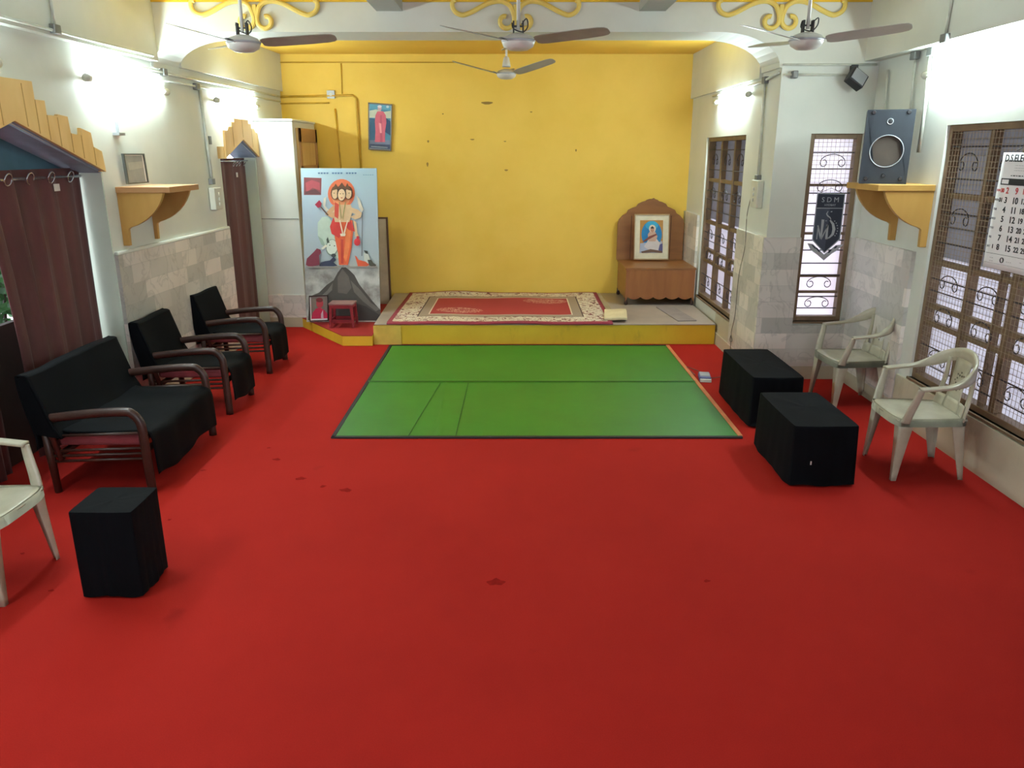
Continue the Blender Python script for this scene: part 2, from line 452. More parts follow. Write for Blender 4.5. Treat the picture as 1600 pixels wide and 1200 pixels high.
# marble dados (3 cm proud)
m = MB()
for (a, b) in ((D1b+0.0, D2a),):
    x0, x1 = XL(a), XL(b)
    m.hexa([(x0,a,0.1),(x0+.03,a,0.1),(x1+.03,b,0.1),(x1,b,0.1),(x0,a,1.30),(x0+.03,a,1.30),(x1+.03,b,1.30),(x1,b,1.30)])
struct(m.build('trim_10', MARB_Y))
m = MB()
x0, x1 = XL(D1b), XL(D2a)
m.hexa([(x0,D1b,1.30),(x0+.036,D1b,1.30),(x1+.036,D2a,1.30),(x1,D2a,1.30),(x0,D1b,1.33),(x0+.03,D1b,1.33),(x1+.03,D2a,1.33),(x1,D2a,1.33)])
struct(m.build('trim_11', WHITE, bevel=0.01))
m = MB(); m.box(XR-.03, XR, 6.05, YB, 0.13, 1.34)
struct(m.build('trim_12', MARB_Y))
m = MB(); 
m.box(XA-.03, V2a, YB-.03, YB, 0.13, 1.34); m.box(V2b, XR-.03, YB-.03, YB, 0.13, 1.34); m.box(V2a, V2b, YB-.03, YB, 0.13, V2z0-0.03)
struct(m.build('trim_13', MARB_X))
m = MB(); m.box(XA-.03, XA, YB, A3a-0.04, 0.13, 1.34); m.box(XA-.03, XA, A3b+.1, YW, 0.3, 1.34)
struct(m.build('trim_14', MARB_Y))
# skirtings
m = MB(); m.box(XA-.022, XR-.022, YB-.022, YB, 0, 0.13); struct(m.build('baseboard_bay', CREAM))
m = MB(); m.box(XR-.022, XR, 6.04, YB-.022, 0, 0.13); m.box(XR-.022, XR, -1.8, 6.04, 0, 0.355); struct(m.build('baseboard_right', CREAM))
m = MB(); m.box(XA-.022, XA, YB, YW, 0, 0.13); m.box(XA-.008, XA, 7.95, 8.62, 0.13, 0.34); struct(m.build('baseboard_alcove', CREAM))
m = MB()
for (a, b) in ((-1.8, D1a), (D1b, D2a)):
    x0, x1 = XL(a), XL(b)
    m.hexa([(x0,a,0),(x0+.022,a,0),(x1+.022,b,0),(x1,b,0),(x0,a,.1),(x0+.022,a,.1),(x1+.022,b,.1),(x1,b,.1)])
struct(m.build('baseboard_left', CREAM))

# outside: ground, unseen slabs added above the windows to shade the upper panes, planting seen through the left door
m = MB(); m.box(3.7, 9, -4, 16, -0.25, -0.13); m.box(-12, -4.0, -4, 16, -0.25, -0.13); m.box(-12, 9, 11.0, 16, -0.25, -0.13)
m.box(-5.4, -3.4, 2.5, 9.0, 2.6, 2.7); struct(m.build('trim_15', simple('pale outdoor paving', (190,186,180), 0.8)))  # last box: unseen roof slab added to shade the outdoors beyond the left door
m = MB(); m.box(XR+.25, XR+.95, W1a-.3, W1b+.3, 2.34, 2.42); struct(m.build('trim_16', WHITE))
m = MB(); m.box(XA+.2, XA+.75, A3a-.2, A3b+.3, 2.32, 2.40); struct(m.build('trim_17', WHITE))

# ------------------------------------------------------------------ windows with grilles
def window(idx, O, U, N, W, H, cols, rails, rods, scroll_bands, shut=1, mesh_from=0.0, post=0.022, mesh=True, rw=.02, panes=None, split=None):
    """O lower corner on the inner wall face, U along the wall, N into the room"""
    O = Vector(O); U = Vector(U).normalized(); N = Vector(N).normalized(); Z = Vector((0,0,1))
    root = struct(empty('window_%d' % idx, O, None, None)); 
    def bar(m, u0, u1, z0, z1, d0, d1, mi=0):
        p = []
        for z in (z0, z1):
            for (u, d) in ((u0,d0),(u1,d0),(u1,d1),(u0,d1)): p.append(U*u+N*d+Z*z)
        m.hexa(p, mi)
    m = MB(); f = 0.045
    bar(m, 0, f, 0, H, -.10, -.02); bar(m, W-f, W, 0, H, -.10, -.02); bar(m, f, W-f, 0, f, -.10, -.02); bar(m, f, W-f, H-f, H, -.10, -.02)
    bar(m, -.015, W+.015, -.02, 0.0, -.10, .015)
    m.build('window_frame', FRAMEBR, root, bevel=.004)
    for c, wd in cols:
        m = MB(); bar(m, c-wd, c+wd, f, H-f, -.095, -.035); m.build('mullion', FRAMEBR, root, bevel=.003)
    for z in rails:
        m = MB(); bar(m, f, W-f, z-rw, z+rw, -.092, -.045); m.build('rail', FRAMEBR, root, bevel=.003)
    for z in rods:
        m = MB(); m.sweep([U*f+N*-.04+Z*z, U*(W-f)+N*-.04+Z*z], .0055, n=6); m.build('rod', FRAMEDK, root)
    edges = [f]+[c for c, wd in cols if wd > 0.012]+[W-f]
    for i in range(len(edges)-1):
        a, b = edges[i], edges[i+1]; cu = (a+b)/2
        hw = min((b-a)*0.30, .115)
        for (z0, z1) in scroll_bands:
            h = z1-z0; m = MB()
            for s in (-1, 1):
                pts = [U*cu+N*-.038+Z*(z1-.004)]
                for k in range(1, 8):
                    t = k/7.0; pts.append(U*(cu+s*hw*math.sin(t*PI/2))+N*-.038+Z*(z1-.004-h*.55*(1-math.cos(t*PI/2))))
                r = hw*.30; c0 = cu+s*(hw-r); zc = z1-.004-h*.55
                for k in range(1, 15):
                    a_ = k/14.0*PI*1.7; rr = r*(1-.45*k/14.0)
                    pts.append(U*(c0+s*rr*math.cos(a_))+N*-.038+Z*(zc-rr*1.15*math.sin(a_)))
                m.sweep(pts, .0042, n=5)
            m.build('scroll', FRAMEDK, root)
    if mesh:
        m = MB(); st = .038
        n = int((W-2*f)/st)
        for k in range(1, n+1): m.sweep([U*(f+k*st)+N*-.022+Z*max(f, mesh_from), U*(f+k*st)+N*-.022+Z*(H-f)], .0019, n=3, cap=False)
        n = int((H-max(2*f, mesh_from))/st)
        for k in range(1, n+1): m.sweep([U*f+N*-.024+Z*(max(f, mesh_from)+k*st), U*(W-f)+N*-.024+Z*(max(f, mesh_from)+k*st)], .0019, n=3, cap=False)
        m.build('wire_mesh', WIRE, root)
    # frosted louvre slats, one panel between each pair of posts
    for i in range(len(edges)-1):
        m = MB(); a, b = (0 if i == 0 else edges[i]), (W if i == len(edges)-2 else edges[i+1]); z = 0.0; done = False
        while z < H-.02:
            z2 = min(z+.105, H)
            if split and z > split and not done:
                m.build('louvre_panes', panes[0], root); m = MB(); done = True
            p = [U*a+N*-.106+Z*z, U*b+N*-.106+Z*z, U*b+N*-.102+Z*z, U*a+N*-.102+Z*z, U*a+N*-.124+Z*(z2+.004), U*b+N*-.124+Z*(z2+.004), U*b+N*-.120+Z*(z2+.004), U*a+N*-.120+Z*(z2+.004)]
            m.hexa(p); z += .105
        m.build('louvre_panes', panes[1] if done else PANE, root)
    return root
zr = lambda *a: [z-WZ0 for z in a]
RODS = (0.52, 0.66, 1.08, 1.17, 1.44, 1.56, 1.66, 1.90, 2.12)
BANDS = ((0.53, 0.66), (0.83, 0.98), (1.10, 1.22), (1.56, 1.70), (1.93, 2.08))
RAILS = (0.83, 0.96, 1.29, 1.78)
window(1, (XR, W1b, WZ0), (0,-1,0), (-1,0,0), W1b-W1a, WZ1-WZ0,
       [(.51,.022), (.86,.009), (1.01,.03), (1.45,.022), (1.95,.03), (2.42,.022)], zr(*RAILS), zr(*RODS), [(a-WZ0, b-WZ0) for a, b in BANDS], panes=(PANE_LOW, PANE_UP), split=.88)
window(2, (V2a, YB, V2z0), (1,0,0), (0,-1,0), V2b-V2a, V2z1-V2z0, [], [z-V2z0 for z in (0.83, 0.98, 1.37, 1.8)],
       [z-V2z0 for z in (0.68, 0.79, 0.99, 1.10, 1.22, 1.31, 1.44, 1.54, 1.64, 1.73, 1.94, 2.08)],
       [(a-V2z0, b-V2z0) for a, b in ((0.68, 0.79), (0.86, 0.98), (1.73, 1.85), (1.94, 2.07))], mesh_from=1.15, rw=.011)
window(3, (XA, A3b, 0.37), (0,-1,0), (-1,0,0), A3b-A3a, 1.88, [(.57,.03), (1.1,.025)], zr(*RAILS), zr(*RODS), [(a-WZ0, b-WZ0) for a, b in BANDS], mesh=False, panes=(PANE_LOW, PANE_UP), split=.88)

# ------------------------------------------------------------------ stage
SZ = 0.235
m = MB(); m.prism([(-1.54,8.5),(XA-.03,8.5),(XA-.03,YW-.01),(-1.60,YW-.01)], 'z', 0, SZ-.012)
t = empty('stage_platform', (0.4, 8.5, 0), 'long low yellow-edged stage in front of the yellow wall', 'stage')
m.build('riser', YPAINT, t, loc=(-0.4,-8.5,0), bevel=.004)
m = MB(); m.prism([(-1.55,8.49),(XA-.03,8.49),(XA-.03,YW-.01),(-1.61,YW-.01)], 'z', SZ-.012, SZ); m.build('top_slab', STONE, t, loc=(-0.4,-8.5,0), bevel=.003)
m = MB(); m.box(-1.56, -1.25, 8.484, 8.5, 0, SZ-.02); m.build('worn_corner', simple('worn pale yellow plaster', (218,188,84), .7, .12, 7), t, loc=(-0.4,-8.5,0))
t = empty('corner_step', (-2.1, 8.9, 0), 'low red-topped step with a yellow riser under the tall poster', 'step')
out = [(-2.60,9.395), (-1.90,8.42), (-1.565,8.42), (-1.625,10.45), (-2.49,10.45), (-2.49,9.395)]
m = MB(); m.prism(out, 'z', 0, .112); m.build('riser', YPAINT, t, loc=(2.1,-8.9,0), bevel=.004)
m = MB(); m.prism([(x+(.0), y) for x, y in out], 'z', .112, .12); m.build('carpet_top', RED2, t, loc=(2.1,-8.9,0))

# ------------------------------------------------------------------ white cupboard at the left
t = empty('cupboard', (-2.8, 9.43, 0), 'tall white built-in cupboard box between maroon curtain and poster', 'cupboard')
L = (2.8, -9.43, 0)
xl = XL(9.45)
m = MB(); m.box(xl, -2.55, 9.43, 10.48, 0, 2.43); m.build('body', WHITE, t, loc=L, bevel=.006)
m = MB(); m.box(xl, -2.535, 9.41, 10.48, 2.43, 2.455); m.build('top_board', WHITE, t, loc=L, bevel=.008)
m = MB(); m.box(xl, -2.55, 9.41, 9.43, .12, .40); m.build('marble_strip', MARB_X, t, loc=L)
m = MB(); m.box(xl, -2.56, 9.405, 9.43, 0, .12); m.build('skirting', CREAM, t, loc=L)
m = MB(); m.box(xl+.0, -2.56, 9.424, 9.431, 1.315, 1.325); m.build('joint_strip', simple('grey joint', (150,150,142)), t, loc=L)
m = MB(); m.box(-2.55, -2.52, 9.55, 10.4, 0.3, 2.36); d = m.build('door', BEIGEW, t, loc=L, bevel=.003)
m = MB(); m.box(-2.52, -2.505, 9.55, 10.4, 2.2, 2.36); m.box(-2.52, -2.505, 9.55, 10.4, 1.86, 1.93); m.box(-2.52, -2.505, 9.55, 9.63, .3, 2.36); m.box(-2.52, -2.505, 10.32, 10.4, .3, 2.36)
m.build('door_frame', SHELFTOP, d, bevel=.003)

# ------------------------------------------------------------------ tube lights
def tube_light(y0, y1, X, z, side, label):
    """side = direction into the room"""
    cy = (y0+y1)/2
    t = empty('tube_light', (X, cy, z), label, 'tube light', 'wall tube lights')
    L = (y1-y0)
    m = MB(); m.box(min(0, side*.012), max(0, side*.012), -L/2+.04, L/2-.04, -.012, .012); m.build('batten', FANW, t, bevel=.003)
    m = MB(); m.sweep([(side*.036, -L/2+.05, -.0), (side*.036, L/2-.05, -.0)], .015, n=14); m.build('tube', TUBEM, t, smooth=True)
    for s in (-1, 1):
        m = MB(); q = [(.028*math.sqrt(max(0, 1-(k/6)**2))+.002, s*(L/2-.03)-s*.09*(k/6)) for k in range(7)]
        m.lathe(q, (side*.036, s*.05, 0), 14, axis='y'); m.build('end_cap', SWBOX, t, smooth=True)
    return t
tube_light(6.0, 7.33, XL(6.6), 2.6, 1, 'lit tube light on left wall above the bracket shelf')
tube_light(8.3, 9.6, XL(9.0), 2.59, 1, 'lit tube light on left wall above the narrow far curtain')
tube_light(3.75, 5.0, XL0, 2.6, 1, 'lit tube light at the left frame edge above the wide stepped pelmet')
tube_light(4.95, 6.22, XR, 2.64, -1, 'lit tube light on right wall above the big mesh window')
tube_light(7.95, 9.2, XA, 2.62, -1, 'lit tube light above the stage-side window')
tube_light(1.2, 2.45, XL0, 2.6, 1, 'unseen tube light added on left wall near the camera to brighten the room')  # added fill lamp, no tube is seen here

# ------------------------------------------------------------------ conduits
def conduit(pts, r, mat, label, extra=None, pm=GREYBOX):
    p0 = Vector(pts[0]); m = MB()
    t = empty('conduit_pipe', p0, label, 'conduit')
    m.sweep([Vector(p)-p0 for p in pts], r, n=8); m.build('pipe', mat, t, smooth=True)
    for q in (extra or []):
        q = Vector(q)-p0; m = MB(); m.box(q.x-.022, q.x+.022, q.y-.04, q.y+.04, q.z-.03, q.z+.03); m.build('junction_box', pm, t, bevel=.006)
    return t
xl_ = lambda y, o=.02: XL(y)+o
conduit([(XL0+.085, 3.0, 2.86), (XL0+.085, 5.6, 2.86), (XL0+.085, 6.1, 2.86), (xl_(7.0,.085), 7.0, 2.86)], .010, PIPE, 'cream conduit along the left wall beam, near the camera', [(XL0+.085, 5.62, 2.87)])
conduit([(XL0+.085, 5.62, 3.34), (XL0+.085, 5.62, 2.9)], .010, PIPE, 'short vertical cream conduit dropping from the ceiling at left')
conduit([(xl_(6.6), 6.6, 2.76), (xl_(7.5), 7.5, 2.75), (xl_(9.0), 9.0, 2.76), (xl_(10.4), 10.4, 2.76)], .013, PIPE, 'upper cream conduit along the left wall behind the beam', [(xl_(7.3), 7.3, 2.76)])
conduit([(xl_(6.9), 6.9, 2.69), (xl_(8.0), 8.0, 2.69), (xl_(10.42), 10.42, 2.70)], .010, PIPE, 'lower cream conduit along the left wall behind the beam', [(xl_(7.95), 7.95, 2.69)])
conduit([(xl_(8.02), 8.02, 2.67), (xl_(8.08), 8.08, 1.78)], .016, PIPE, 'vertical conduit running down to the left switch box', [(xl_(8.07), 8.07, 1.80)])
conduit([(-2.96, YW-.02, 2.76), (-2.03, YW-.02, 2.78), (-1.99, YW-.02, 2.74), (-1.97, YW-.02, 1.5)], .014, PIPEY, 'yellow painted conduit bending down the yellow wall')
conduit([(-2.96, YW-.02, 2.68), (-2.34, YW-.02, 2.69)], .010, PIPEY, 'short yellow painted conduit leading to the wall box')
conduit([(-2.27, YW-.016, 2.62), (-2.22, YW-.016, 1.5)], .010, PIPEY, 'yellow painted conduit dropping from the small wall box')
conduit([(-2.95, YW-.012, 3.17), (-0.7, YW-.012, 3.17)], .006, PIPEY, 'thin yellow cable high along the yellow wall')
conduit([(-2.16, YW-.012, 3.16), (-2.17, YW-.012, 2.8)], .006, PIPEY, 'short thin yellow cable hanging from the high wall cable')
conduit([(XA-.02, 9.4, 2.70), (XA-.02, 7.6, 2.70), (XA-.02, YB+.02, 2.74)], .012, PIPE, 'cream conduit along the stage-side wall over its window', [(XA-.02, 7.5, 2.71)])
conduit([(XA-.02, 7.50, 2.68), (XA-.02, 7.46, 1.84)], .013, PIPE, 'vertical conduit on the pillar down to the right switch box', [(XA-.02, 7.46, 1.85)])
conduit([(XA, YB-.018, 2.80), (XR-.03, YB-.018, 2.80)], .010, PIPE, 'upper cream conduit across the bay wall')
conduit([(XA+.02, YB-.018, 2.72), (XR-.12, YB-.018, 2.72)], .010, PIPE, 'lower cream conduit across the bay wall', [(XA+.1, YB-.025, 2.72), (XR-.2, YB-.03, 2.72)])
conduit([(XR-.022, 6.9, 2.74), (XR-.022, 6.85, 2.35)], .009, PIPE, 'thin vertical conduit in the bay corner behind the speaker')
conduit([(XR-.022, 6.45, 2.8), (XR-.022, 6.42, 2.35)], .010, PIPE, 'vertical conduit rising behind the speaker', [(XR-.03, 6.45, 2.8), (XR-.03, 6.2, 2.8)])
conduit([(XR-.03, 6.22, 2.78), (XR-.03, 6.18, 2.5), (XR-.03, 6.18, 2.08)], .015, PIPE, 'short thick white conduit between speaker and big window')
conduit([(XR-.142, 5.80, 3.35), (XR-.142, 5.82, 2.86)], .010, PIPE, 'short vertical cream conduit dropping from the ceiling at right', [(XR-.14, 5.82, 2.84)])

# switch boxes
def switch_box(loc, side, label, h=.2, d=.16):
    t = empty('switch_box', loc, label, 'switch box')
    m = MB(); m.box(min(0,side*.06), max(0,side*.06), -d/2, d/2, -h/2, h/2); m.build('box', SWBOX, t, bevel=.008)
    for k in range(3):
        m = MB(); m.box(min(side*.06,side*.072), max(side*.06,side*.072), -.012, .012, -.07+k*.05, -.04+k*.05); m.build('switch', simple('white switch', (220,220,210), .4), t, bevel=.003)
    return t
switch_box((xl_(8.1,.0), 8.1, 1.63), 1, 'off-white switch box on left wall below the vertical conduit', .22, .2)
switch_box((XA, 7.42, 1.71), -1, 'off-white switch box on the pillar beside the stage-side window', .25, .2)
t = empty('wall_socket', (-2.31, YW, 2.79), 'small grey square electrical box high on the yellow wall', 'wall box')
m = MB(); m.box(-.05, .05, -.03, 0, -.05, .05); m.build('box', SILVER, t, bevel=.004)
m = MB(); m.lathe([(.02,-.034),(.02,-.03)], (0,0,0), 12, axis='y'); m.build('knob', SWBOX, t)
m = MB(); m.box(0, .02, -.03, .03, -.04, .04); tag(m.build('switch_plate', GREYBOX, loc=(xl_(8.15,0), 8.15, 2.2), bevel=.004), 'tiny grey plate on left wall right of the vertical conduit', 'switch plate')
t = empty('wall_hook', (XL(6.4), 6.4, 2.22), 'small white metal bracket on left wall above the small framed picture', 'hook')
m = MB(); m.box(0, .05, -.05, .05, -.01, .01); m.build('plate', SILVER, t); m = MB(); m.sweep([(.01,.0,.0),(.01,.0,.09)], .006, n=6); m.sweep([(.01,.03,.0),(.01,.03,.09)], .006, n=6); m.build('prong', SILVER, t)

# loose cable from switch box to the adaptor on the carpet
pts = [(XA-.05, 7.5, 1.72), (XA-.045, 7.62, 1.5), (XA-.045, 7.60, 1.2), (XA-.045, 7.72, .9), (XA-.045, 7.74, .5), (XA-.05, 7.80, .3), (XA-.05,7.75,.22),(XA-.05,7.83,.2),(XA-.05,7.8,.26),(XA-.06, 7.75, .05), (XA-.12, 7.6, .012), (2.1, 7.3, .012), (2.02, 7.15, .012), (1.9, 7.1, .012), (1.88, 7.25, .012), (1.76, 7.5, .012), (1.78, 7.2,.012)]
def smooth_pts(p, n=6):
    p = [Vector(q) for q in p]; r = []
    for i in range(len(p)-1):
        a, b, c, d = p[max(i-1,0)], p[i], p[i+1], p[min(i+2, len(p)-1)]
        for k in range(n):
            t = k/n
            r.append(0.5*((2*b)+(c-a)*t+(2*a-5*b+4*c-d)*t*t+(3*b-a-3*c+d)*t*t*t))
    r.append(p[-1]); return r
m = MB(); m.sweep(smooth_pts(pts), .0035, n=5); tag(m.build('power_cable', simple('grey cable', (96,90,84), .5), smooth=True), 'thin grey cable hanging from the pillar switch box to the carpet', 'cable')
t = empty('power_adaptor', (1.845, 7.10, 0), 'small white and blue adaptor box on red carpet beside the green mat', 'adaptor', rz=-.15)
m = MB(); m.box(-.055,.055,-.09,.09,0,.045); m.build('case', simple('blue grey case', (96,98,150), .4), t, bevel=.01)
m = MB(); m.box(-.045,.045,-.06,.08,.045,.05); m.build('top_panel', SILVER, t, bevel=.002)
m = MB(); m.box(-.05,.055,-.12,-.092,0,.03); m.build('plug_end', SWBOX, t, bevel=.004)

# floodlight on the bay wall
t = empty('floodlight', (2.93, YB-.1, 2.70), 'small black and silver floodlight tilted on the bay wall', 'floodlight')
m = MB(); m.sweep([(0,.09,.06),(0,.02,.05),(0,0,.0)], .012, n=6); m.box(-.03,.03,.07,.1,.02,.1); m.build('bracket', DARK, t)
def rotm(m, R):
    bmesh.ops.transform(m.b, matrix=R, verts=m.b.verts)
R = Matrix.Rotation(math.radians(35), 4, 'Y') @ Matrix.Rotation(math.radians(-25), 4, 'X')
m = MB(); m.box(-.075,.075,-.05,.03,-.10,.03); rotm(m, R); m.build('housing', DARK, t, bevel=.008)
m = MB(); m.box(-.062,.062,-.056,-.05,-.088,.018); rotm(m, R); m.build('glass', SILVER, t, bevel=.002)

# ------------------------------------------------------------------ scroll ornaments on the beam
SCY = simple('pale yellow scroll paint', (226,200,104), .5, .06)
def spiral(cx, cz, r0, r1, a0, a1, n=14):
    return [(cx+(r0+(r1-r0)*k/n)*math.cos(a0+(a1-a0)*k/n), cz+(r0+(r1-r0)*k/n)*math.sin(a0+(a1-a0)*k/n)) for k in range(n+1)]
def ornament(cx, label):
    t = empty('scroll_ornament', (cx, YB-.02, 3.30), label, 'ornament', 'yellow plaster scroll ornaments on the beam')
    for s in (-1, 1):
        p = []
        p += spiral(.095, -.125, .028, .082, math.radians(70), math.radians(70-360), 16)[::1]  # inner lower curl
        p = [q for q in p]
        curve = [(.165,-.09),(.10,-.235)]
        # curl bottom, rise along the centre, arch outward, sweep down and up to the end curl
        body = spiral(.085, -.155, .03, .075, math.radians(100), math.radians(-190), 14)
        body += [(.02,-.10), (.045,-.045), (.10,-.012), (.17,-.008), (.25,-.03), (.34,-.075), (.41,-.105), (.455,-.112), (.505,-.09), (.53,-.05), (.525,-.01), (.50,.0)]
        pts = smooth_pts([(s*x, 0, z) for x, z in body], 3)
        m = MB(); m.sweep(pts, .019, .015, n=8, up=(0,1,0), sq=True); m.build('scroll_half', SCY, t, smooth=False)
    m = MB(); m.box(-.018,.018,-.012,.02,-.16,-.03); m.build('centre_clasp', SCY, t, bevel=.006)
    return t
ornament(-2.16, 'yellow scroll ornament at the left end of the beam')
ornament(0.03, 'yellow scroll ornament at the middle of the beam')
ornament(2.26, 'yellow scroll ornament at the right end of the beam')

# ------------------------------------------------------------------ ceiling fans
def fan(loc, az, label, ztop, rise=.05, R=.60, bm=FANB, bell=False, scale=1.0):
    t = empty('ceiling_fan', loc, label, 'ceiling fan', 'ceiling fans')
    m = MB(); m.sweep([(0,0,.07),(0,0,ztop-loc[2])], .0115, n=10); m.build('downrod', FANW, t, smooth=True)
    m = MB(); m.lathe([(.02,-.055),(.06,-.05),(.095,-.03),(.105,-.005),(.104,.012),(.09,.03),(.05,.045),(.03,.05)], n=28); m.build('motor', FANW, t, smooth=True)
    m = MB(); m.lathe([(.106,-.004),(.1085,0),(.1085,.006),(.106,.01)], n=28); m.build('motor_ring', SILVER, t, smooth=True)
    if bell:
        m = MB(); m.lathe([(.045,.07),(.042,.1),(.03,.16),(.014,.175)], n=18); m.build('canopy_cup', FANW, t, smooth=True)
    else:
        m = MB(); m.box(-.035,-.025,-.02,.02,.04,.12); m.box(.025,.035,-.02,.02,.04,.12); m.box(-.035,.035,-.006,.006,.085,.095); m.build('bracket', DARK, t)
        m = MB(); m.sweep(smooth_pts([(.02,0,.1),(.05,-.03,.13),(.06,0,.09),(.03,.02,.06),(-.03,.03,.08),(-.04,0,.11)], 4), .004, n=5); m.build('wiring', DARK, t)
    m = MB(); m.lathe([(.04,ztop-loc[2]-.09),(.05,ztop-loc[2]-.01),(.05,ztop-loc[2])], n=16); m.build('ceiling_cup', FANW, t, smooth=True)
    for a in az:
        a = math.radians(a); c, s_ = math.cos(a), math.sin(a)
        m = MB(); d = MB(); prof = [(.12,.040),(.14,.056),(.18,.064),(.4,.066),(.54,.060),(.58,.050),(.597,.030),(.60,.012)]
        top = []
        for r, w in prof:
            r2 = r*R/.6; row = []
            for q in (-1, -.33, .33, 1):
                y = q*w; z = rise*(r2-.1)/.5+.004 - y*.26
                row.append((c*r2-s_*y, s_*r2+c*y, z))
            top.append(row)
        m.slab(top, (0,0,-.004)); m.build('blade', bm, t, smooth=False)
        m = MB(); m.sweep([(c*.07, s_*.07, .0), (c*.15, s_*.15, .01+rise*.1)], .018, .004, n=6); m.build('blade_arm', SILVER, t)
    return t
fan((-1.72, 5.36, 2.75), (-113, -2, 127), 'three-blade ceiling fan hanging at the left, pale and brown blades', ZC, rise=.03)
fan((0.04, 5.32, 2.755), (-138, -24, 96), 'nearest middle ceiling fan with two brown blades showing', ZC, rise=.03)
fan((1.87, 5.32, 2.76), (-146, -30, 107), 'pale three-blade ceiling fan hanging at the right before the bay wall', ZC, rise=.04, bm=FANBW)
fan((-0.06, 8.85, 2.885), (-158, -35, 87), 'smaller looking ceiling fan hanging over the stage', 3.27, rise=.10, bell=True)

# ------------------------------------------------------------------ doorway pelmets
def pelmet(label, X, depth, top, gable, mat, seams, soff):
    """top: list of (y,z) outline over the top left->right; gable: bottom outline right->left"""
    yc = sum(p[0] for p in gable)/len(gable)
    t = empty('door_pelmet', (X-depth, yc, gable[0][1]), label, 'pelmet')
    loc = (-(X-depth), -yc, -gable[0][1])
    m = MB(); m.prism(top+gable, 'x', X-.022, X); m.build('front_board', mat, t, loc=loc)
    m = MB()
    for (p, q) in zip(gable, gable[1:]):
        m.hexa([(X-depth,p[0],p[1]+.0),(X-.022,p[0],p[1]+.0),(X-.022,q[0],q[1]+.0),(X-depth,q[0],q[1]+.0),(X-depth,p[0],p[1]+.015),(X-.022,p[0],p[1]+.015),(X-.022,q[0],q[1]+.015),(X-depth,q[0],q[1]+.015)])
    m.build('underside', soff, t, loc=loc)
    m = MB()
    for (y, z0, z1) in seams: m.box(X-.001, X+.0015, y-.004, y+.004, z0, z1)
    m.build('plank_seams', YWOOD2, t, loc=loc)
    # side return down to the wall
    m = MB()
    for y in (top[0][0], top[-1][0]):
        zb = min(p[1] for p in gable); m.box(X-depth, X-.022, y-.008, y+.008, zb, zb+.12)
    m.build('side_board', mat, t, loc=loc)
    return t
h = [(5.32,2.52),(5.32,2.41),(5.43,2.41),(5.43,2.32),(5.55,2.32),(5.56,2.33),(5.68,2.32),(5.69,2.21),(5.81,2.20),(5.82,2.25),(5.96,2.22),(5.97,2.12),(6.08,2.09)]
top = [(10.14-y, z) for y, z in h[::-1]]+h
pelmet('wide stepped yellow board pelmet over the near left doorway', XL0+.045, .045, top, [(6.10,1.94),(5.07,2.27),(4.04,1.94)], YWOOD,
       [(5.32,2.2,2.41),(5.43,2.16,2.32),(5.55,2.12,2.31),(5.69,2.08,2.21),(5.82,2.04,2.2),(5.97,1.99,2.12),(5.2,2.24,2.5),(4.95,2.24,2.5)], SOFF)
h2 = [(8.91+.22,2.43),(9.13,2.39),(9.22,2.39),(9.22,2.34),(9.32,2.34),(9.36,2.30),(9.44,2.30),(9.46,2.02)]
top2 = [(17.84-y-.04, z) for y, z in h2[::-1]]+h2[:-1]+[(9.46,2.03)]
pelmet('small gabled yellow board pelmet over the far narrow doorway', -2.96, .10, top2, [(9.46,2.02),(8.92,2.22),(8.34,2.03)], YWOOD,
       [(9.22,2.14,2.34),(8.6,2.14,2.34),(8.92,2.24,2.42)], SOFF)

# ------------------------------------------------------------------ curtains
def curtain(y0a, y1a, y0b, y1b, z0, z1, X, folds, amp, label, rings, ringr=.025, tagpos=None):
    """a = top extent, b = bottom extent"""
    yc = (y0b+y1b)/2
    t = empty('curtain', (X, yc, z0), label, 'curtain')
    rows = []
    for i in range(25):
        f = i/24; z = z1+(z0-z1)*f; g = math.sin(min(1, f*1.4)*PI/2)
        a = y0a+(y0b-y0a)*g; b = y1a+(y1b-y1a)*g; row = []
        for k in range(folds*10+1):
            u = k/(folds*10); ph = u*folds*2*PI
            row.append((amp*(math.sin(ph)+.25*math.sin(2.3*ph+f*3))*(0.9+.3*math.sin(5*u+2*f)), a+(b-a)*u-yc, z-z0))
        rows.append(row)
    m = MB(); m.slab(rows, (-.004,0,0)); m.build('fabric', CURT, t, smooth=True)
    for y in rings:
        m = MB(); c = Vector((amp*1.0+.004, y-yc, z1-.06-z0))
        m.sweep([c+Vector((.012*math.sin(a), ringr*math.cos(a), ringr*math.sin(a))) for a in [2*PI*k/20 for k in range(21)]], .0055, n=6, cap=False)
        m.build('eyelet_ring', CHROME, t, smooth=True)
    if tagpos:
        y, z, w_, h_ = tagpos; m = MB(); m.box(amp*1.1, amp*1.1+.003, y-yc-w_/2, y-yc+w_/2, z-z0-h_/2, z-z0+h_/2); m.build('cloth_tag', TAGW, t)
    return t
curtain(4.9, 6.09, 5.02, 6.07, .04, 1.97, -3.30, 5, .022, 'wide maroon curtain hanging in the near left doorway', (5.18, 5.42, 5.67, 5.92), .038, (5.72, 1.84, .07, .05))
curtain(4.05, 4.86, 4.05, 4.74, .04, 1.97, -3.31, 4, .03, 'maroon curtain panel at the left frame edge behind the sofa', ())
curtain(8.52, 9.36, 8.52, 9.36, .04, 2.02, -3.12, 3, .012, 'narrow maroon curtain in the far left doorway beside the white cupboard', (8.95, 9.05, 9.14, 9.30), .026, (9.02, 1.84, .05, .05))
t = empty('curtain_rod', (-3.30, 5.0, 1.91), 'chrome curtain rod across the near left doorway', 'curtain rod')
m = MB(); m.sweep([(0,-.95,0),(0,1.1,0)], .012, n=10); m.build('rod', CHROME, t, smooth=True)
t = empty('curtain_rod', (-3.10, 8.9, 1.99), 'thin curtain rod across the far narrow doorway', 'curtain rod')
